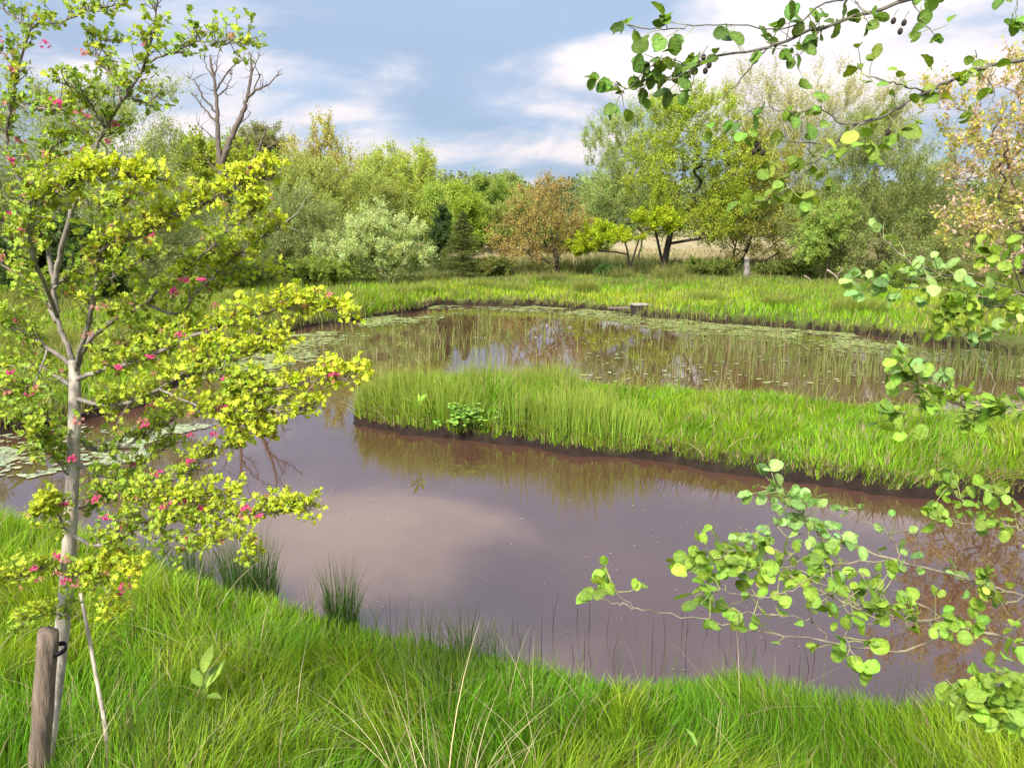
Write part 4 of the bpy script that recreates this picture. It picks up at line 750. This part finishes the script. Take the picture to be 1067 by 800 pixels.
    # blossom clusters
    want = [(48, 47), (87, 57), (15, 73), (60, 107), (90, 107), (122, 130), (113, 147), (45, 160), (12, 168), (88, 158), (25, 241), (35, 250), (0, 268), (195, 291), (180, 303), (92, 348), (215, 344), (229, 321), (241, 328), (158, 372), (123, 383), (260, 366), (148, 438), (150, 443), (200, 430), (221, 452),
            (199, 453), (197, 480), (76, 478), (210, 292), (186, 349), (36, 405), (32, 410), (172, 527), (70, 585), (36, 592), (68, 605), (80, 610), (62, 598), (130, 612), (124, 620), (212, 548), (163, 493), (235, 395), (11, 388), (105, 320), (100, 520), (110, 540), (82, 440), (158, 245), (60, 580), (40, 604), (20, 596)]
    pts = [P(x, y, D0 - .22 + rg.uniform(-.12, .12)) for x, y in want]
    rg.shuffle(bl); pts += bl[:max(0, 96 - len(pts))]
    RP = np.array([.52, .060, .16])
    for i, c in enumerate(pts):
        ac = Acc(); nf = rg.integers(7, 15); fade = rg.random() < .30; offs = rg.normal(0, 1, (nf, 3)) * np.array([.0080, .007, .005])
        for o_ in offs:
            fc = c + o_; nn = norm(rg.normal(0, .4, 3) + np.array([0, -.7, .6])); t1 = norm(np.cross(nn, [0.1, .2, 1])); t2 = np.cross(nn, t1); k = 5; V = [fc]; F_ = []
            pc = (np.array([.42, .17, .13]) if fade else RP) * rg.uniform(.75, 1.25); rp = .0052 * rg.uniform(.7, 1.2); C = [pc * .8]
            for j in range(k):
                a0 = j * 2 * math.pi / k
                for da, rr_ in ((-.55, .75), (-.25, 1.05), (.25, 1.05), (.55, .75)): V.append(fc + (t1 * math.cos(a0 + da) + t2 * math.sin(a0 + da)) * rp * rr_ + nn * rp * .45 * rr_); C.append(pc)
                F_.append([0, 1 + 4 * j, 2 + 4 * j, 3 + 4 * j, 4 + 4 * j])
            ac.add(V, F_, np.array(C))
        ac.build('blossom_cluster', M_petal, root, b)
hawthorn()

# ------------------------------------------------------------------ alder on the right
def alder():
    rg = np.random.default_rng(33); b = np.array([3.0, 2.9, 0]); b[2] = float(H(3.0, 2.9)[0]); 
    root = thing('alder_tree', b, 'alder whose round-leaved branches reach in from the right', 'tree'); tr = Acc()
    q = catmull(np.array([b - [0, 0, .1], b + [.02, 0, 1.2], b + [-.03, .05, 2.5], b + [.05, 0, 4.0], b + [0, 0, 5.2]]), 6, False); tube(tr, q, np.linspace(.09, .03, len(q)), (.16, .13, .10), 12); tr.build('trunk', M_bark, root, b)
    def onT(z): return np.array([b[0], b[1], z])
    DK = np.array([.095, .165, .022]); LT = np.array([.185, .285, .035]); MD = np.array([.17, .25, .028]); PALE = np.array([.20, .32, .085])
    LB = [ # start z on trunk or None, pts(px,py,d), r0,r1, leaf colour, density, leaf size, start fraction
        (3.9, [(1180, -60, 2.6), (1067, -35, 2.4), (951, 0, 2.3), (855, 29, 2.25), (800, 50, 2.2), (746, 59, 2.15), (705, 82, 2.1), (668, 84, 2.1)], .012, .002, DK, .55, .050, .25),
        (None, [(951, 0, 2.3), (890, -2, 2.25), (855, 6, 2.2), (821, 29, 2.2), (746, 25, 2.15), (700, 30, 2.1), (653, 27, 2.1)], .005, .0015, DK, .45, .050, .3), (None, [(800, 50, 2.2), (767, 88, 2.3), (735, 125, 2.35), (704, 163, 2.4)], .003, .001, DK, 0.0, .05, .9),
        (None, [(746, 59, 2.15), (720, 68, 2.1), (690, 62, 2.05), (655, 92, 2.05), (648, 96, 2.05)], .003, .0012, DK, .9, .052, .3), (None, [(855, 29, 2.25), (840, 50, 2.2), (825, 62, 2.2)], .003, .001, DK * 1.2, .9, .040, .3),
        (None, [(951, 0, 2.3), (960, 20, 2.3), (975, 38, 2.3)], .003, .001, DK * 1.3, 1.2, .045, .3), (None, [(890, -2, 2.25), (900, 15, 2.2), (905, 25, 2.2)], .003, .001, DK, 1.2, .045, .3), (None, [(1067, -35, 2.4), (1060, 0, 2.3), (1058, 25, 2.3)], .004, .001, DK * 1.3, .8, .05, .3),
        (3.5, [(1180, 60, 2.5), (1067, 63, 2.3), (1018, 73, 2.25), (964, 96, 2.2), (922, 121, 2.15), (880, 138, 2.1), (850, 168, 2.1), (821, 197, 2.1), (788, 212, 2.05)], .011, .0015, MD * .8, .42, .046, .22),
        (None, [(922, 121, 2.15), (880, 130, 2.1), (855, 112, 2.1), (830, 118, 2.05), (790, 112, 2.05), (765, 128, 2.05)], .004, .0012, DK * 1.3, .85, .048, .25), (None, [(964, 96, 2.2), (935, 88, 2.15), (905, 80, 2.1), (895, 72, 2.1)], .004, .0012, MD * .8, .9, .045, .2),
        (None, [(855, 150, 2.1), (830, 148, 2.1), (817, 147, 2.1), (790, 150, 2.1)], .003, .001, MD * .7, .5, .042, .4), (None, [(940, 110, 2.2), (925, 135, 2.15), (908, 150, 2.1)], .003, .001, MD, .8, .045, .3), (None, [(880, 138, 2.1), (870, 160, 2.1), (862, 165, 2.05)], .003, .001, MD * 1.2, .9, .048, .3), (None, [(1018, 73, 2.25), (1035, 90, 2.2), (1030, 112, 2.2), (1010, 118, 2.2)], .003, .001, MD * 1.2, .6, .04, .2),
        (2.9, [(1150, 315, 2.3), (1067, 306, 2.1), (1010, 293, 2.0), (955, 276, 1.95), (930, 258, 1.95), (913, 239, 1.95)], .008, .0015, PALE, 0.12, .045, .15),
        (None, [(1067, 306, 2.1), (1010, 285, 2.0), (985, 288, 1.95), (945, 292, 1.9), (918, 298, 1.9)], .004, .0012, PALE, 1.1, .050, .15), (None, [(1067, 306, 2.1), (1030, 310, 2.0), (990, 302, 1.95), (940, 300, 1.9)], .004, .0012, PALE * .9, .8, .050, .15),
        (None, [(1067, 306, 2.1), (1055, 280, 2.0), (1040, 270, 2.0), (1028, 262, 2.0)], .004, .001, MD * 1.1, 1.3, .055, .1), (2.8, [(1150, 345, 2.3), (1067, 325, 2.1), (1040, 318, 2.05), (1010, 322, 2.0), (985, 325, 2.0)], .005, .001, MD * 1.2, .9, .05, .2), (None, [(1067, 325, 2.1), (1050, 345, 2.0), (1020, 352, 2.0)], .003, .001, PALE, .9, .05, .2),
        (2.6, [(1150, 420, 2.2), (1067, 427, 2.0), (1030, 430, 1.95), (995, 420, 1.9), (967, 406, 1.85), (950, 395, 1.85)], .006, .0015, LT, .9, .052, .2), (None, [(1030, 430, 1.95), (995, 428, 1.9), (965, 425, 1.85), (940, 432, 1.85)], .003, .001, LT, 1.2, .052, .2), (None, [(995, 420, 1.9), (985, 398, 1.85), (960, 392, 1.85), (945, 388, 1.85)], .003, .001, PALE, 1.1, .048, .2),
        (None, [(1030, 430, 1.95), (1035, 395, 2), (1015, 365, 2.0), (1000, 345, 2.0)], .0025, .001, PALE, .25, .04, .5),
        (1.9, [(1150, 690, 2.0), (1067, 668, 1.85), (999, 653, 1.8), (941, 642, 1.75), (894, 632, 1.7), (836, 606, 1.7), (810, 595, 1.7), (760, 585, 1.65), (735, 583, 1.65)], .0085, .0015, LT, .85, .048, .2),
        (None, [(999, 653, 1.8), (936, 679, 1.75), (862, 668, 1.7), (810, 661, 1.7), (768, 653, 1.65), (715, 642, 1.65), (663, 634, 1.6), (640, 628, 1.6), (618, 620, 1.6)], .005, .0015, LT, .10, .046, .15),
        (None, [(663, 634, 1.6), (645, 620, 1.6), (640, 615, 1.6)], .0015, .001, LT, 2.2, .044, .3), (None, [(862, 668, 1.7), (850, 650, 1.7), (835, 645, 1.65), (800, 640, 1.65), (770, 638, 1.65)], .003, .001, LT, 1.0, .048, .2), (None, [(941, 642, 1.75), (910, 650, 1.7), (880, 660, 1.65), (895, 690, 1.6)], .003, .001, LT, 1.0, .056, .3),
        (2.05, [(1150, 640, 2.1), (1067, 621, 1.9), (1009, 603, 1.85), (936, 584, 1.8), (895, 572, 1.8), (862, 563, 1.8), (840, 540, 1.75), (826, 527, 1.75), (805, 508, 1.75)], .007, .0012, PALE, .62, .045, .25),
        (None, [(936, 584, 1.8), (895, 585, 1.75), (850, 588, 1.75), (815, 575, 1.7), (775, 572, 1.7), (720, 590, 1.65)], .004, .001, LT, 1.05, .048, .15), (None, [(862, 563, 1.8), (830, 555, 1.75), (805, 545, 1.75), (780, 560, 1.7)], .003, .001, PALE, 1.0, .044, .15), (None, [(936, 584, 1.8), (930, 560, 1.8), (905, 545, 1.8), (880, 530, 1.8)], .003, .001, PALE, .6, .04, .2),
        (None, [(894, 632, 1.7), (870, 612, 1.7), (850, 600, 1.65), (825, 615, 1.65), (790, 622, 1.65), (740, 612, 1.6)], .003, .001, LT, 1.25, .050, .15), (None, [(941, 642, 1.75), (920, 625, 1.7), (905, 600, 1.7), (890, 595, 1.7)], .003, .001, LT * .9, 1.0, .045, .2), (None, [(999, 653, 1.8), (960, 630, 1.8), (930, 615, 1.8), (900, 615, 1.8)], .003, .001, LT * .9, .5, .045, .2),
        (2.3, [(1150, 580, 2.1), (1067, 553, 1.95), (1020, 537, 1.9), (999, 516, 1.9), (990, 505, 1.9)], .005, .001, LT, .45, .045, .2), (None, [(1067, 553, 1.95), (1040, 545, 1.9), (1010, 545, 1.85), (985, 540, 1.85)], .003, .001, LT, .9, .045, .2), (None, [(1067, 553, 1.95), (1050, 525, 1.9), (1045, 512, 1.85)], .003, .001, LT, 1.1, .045, .2),
        (1.7, [(1160, 760, 2.0), (1100, 740, 1.75), (1060, 735, 1.65), (1030, 728, 1.6), (1012, 735, 1.58)], .006, .0012, LT * 1.1, 1.0, .055, .3), (None, [(1100, 740, 1.75), (1075, 710, 1.65), (1050, 705, 1.6), (1040, 700, 1.6)], .003, .001, LT, 1.1, .055, .2), (None, [(1067, 621, 1.9), (1045, 630, 1.85), (1025, 618, 1.8)], .003, .001, LT, .9, .045, .2), (None, [(1067, 668, 1.85), (1050, 640, 1.8), (1030, 600, 1.8)], .003, .001, LT, .6, .045, .3), (None, [(1100, 740, 1.75), (1080, 760, 1.65), (1066, 752, 1.6)], .003, .001, LT, 1.2, .055, .2)]
    br = Acc(); lf = Acc()
    for z0, pts, r0, r1, lc, dens, ls, st in LB:
        cp = [P(*p_) for p_ in pts]
        if z0: cp = [onT(z0)] + cp
        q = catmull(np.array(cp), 7, False); q[2:-1] += rg.normal(0, .0025, (len(q) - 3, 3)); th = np.linspace(0, 1, len(q)); pale = pts[0][1] > 280
        tube(br, q, np.maximum((r0 * .62) * (1 - th) ** .7, r1), np.array([.20, .165, .11]) if pale else np.array([.10, .085, .065]), 7)
        Ls = np.linalg.norm(np.diff(q, axis=0), axis=1).sum(); ns = int(Ls / .021 * dens * (.70 if pale else .64)); P_, D_, S_ = [], [], []
        for s in range(ns):
            t = 1 - (1 - st) * rg.random() ** 1.15; fi = t * (len(q) - 1); i = min(int(fi), len(q) - 2); p0 = q[i] + (q[i + 1] - q[i]) * (fi - i); T = norm(q[i + 1] - q[i])
            ln = rg.uniform(.012, .075); dr = norm(T * rg.uniform(.3, 1.1) + rg.normal(0, .55, 3) + np.array([0, 0, .15])); p2 = p0 + dr * ln
            tube(br, [p0, p0 + dr * ln * .5 + rg.normal(0, .002, 3), p2], [.0014, .0011, .0008], (.22, .22, .08), 4, False)
            for _ in range(rg.integers(1, 4)): P_.append(p2 + rg.normal(0, .004, 3)); D_.append(dr * .6 + rg.normal(0, .6, 3)); S_.append(ls * rg.uniform(.40, .98) * (.93 if pale else 1.12))
        if dens > 0:
            for _ in range(4): P_.append(q[-1] + rg.normal(0, .005, 3)); D_.append(norm(q[-1] - q[-3]) + rg.normal(0, .6, 3)); S_.append(ls * rg.uniform(.4, .85))
        if P_:
            n = len(P_); P_ = np.array(P_); nr = norm(rg.normal(0, .62, (n, 3)) + np.array([0, -.45, .8])); put_leaves(lf, round_leaf(), P_, np.array(D_), nr, np.array(S_), hsvj(lc, n, .26, .10), rg, curl=.34, fold=.30, wav=.02, mid_light=1.3)
    for _ in range(26):   # a few bare twiglets on the lower spray
        p0 = P(rg.uniform(720, 1060), rg.uniform(560, 680), 1.8); dr = norm(rg.normal(0, 1, 3) + [-.8, 0, .2]); 
    br.build('branch', M_bark, root, b); lf.build('foliage', M_leaf_near, root, b)
    cones = [(728, 66, 2.2), (733, 60, 2.2), (739, 68, 2.2), (735, 74, 2.2), (786, 158, 2.1), (791, 154, 2.1), (795, 159, 2.1), (788, 150, 2.1), (925, 138, 2.15), (942, 24, 2.25), (931, 22, 2.25), (938, 33, 2.25)]
    for (x, y, dd) in cones:
        c = P(x, y, dd); ac = Acc(); t_ = np.linspace(-1, 1, 7); tube(ac, c + np.c_[t_ * .001, t_ * 0, t_ * .009], .0068 * np.sqrt(np.clip(1.03 - t_ ** 2, .03, 1)) * (1 + .12 * (np.arange(7) % 2)), (.030, .022, .016), 8)
        tube(ac, [c + [0, 0, .009], c + [.004, 0, .02], c + [.012, 0, .03]], [.0008] * 3, (.05, .04, .03), 4, False); ac.build('cone', M_cone, root, b)
alder()

# ------------------------------------------------------------------ groups of repeats
GROUPS = {'rush_clump': 'rush clumps along the near water edge', 'rush_tussock': 'rush tussocks on the pond banks', 'willow_bush': 'willow bushes round the pond', 'willow_tree': 'willow trees beyond the pond',
          'low_shrub': 'low shrubs along the far bank', 'birch_tree': 'birches left of the spruce', 'dock_plant': 'broad-leaved plants in the grass', 'dry_grass_tuft': 'pale dry grass tufts', 'fallen_branch': 'pale broken boughs under the right willow',
          'oak_tree': 'oaks beyond the pond', 'hedge_tree': 'trees beyond the sides of the view'}
for o in bpy.data.objects:
    if o.parent is None and o.get('category') and not o.get('group'):
        g = GROUPS.get(o.name.split('.')[0])
        if g: o['group'] = g
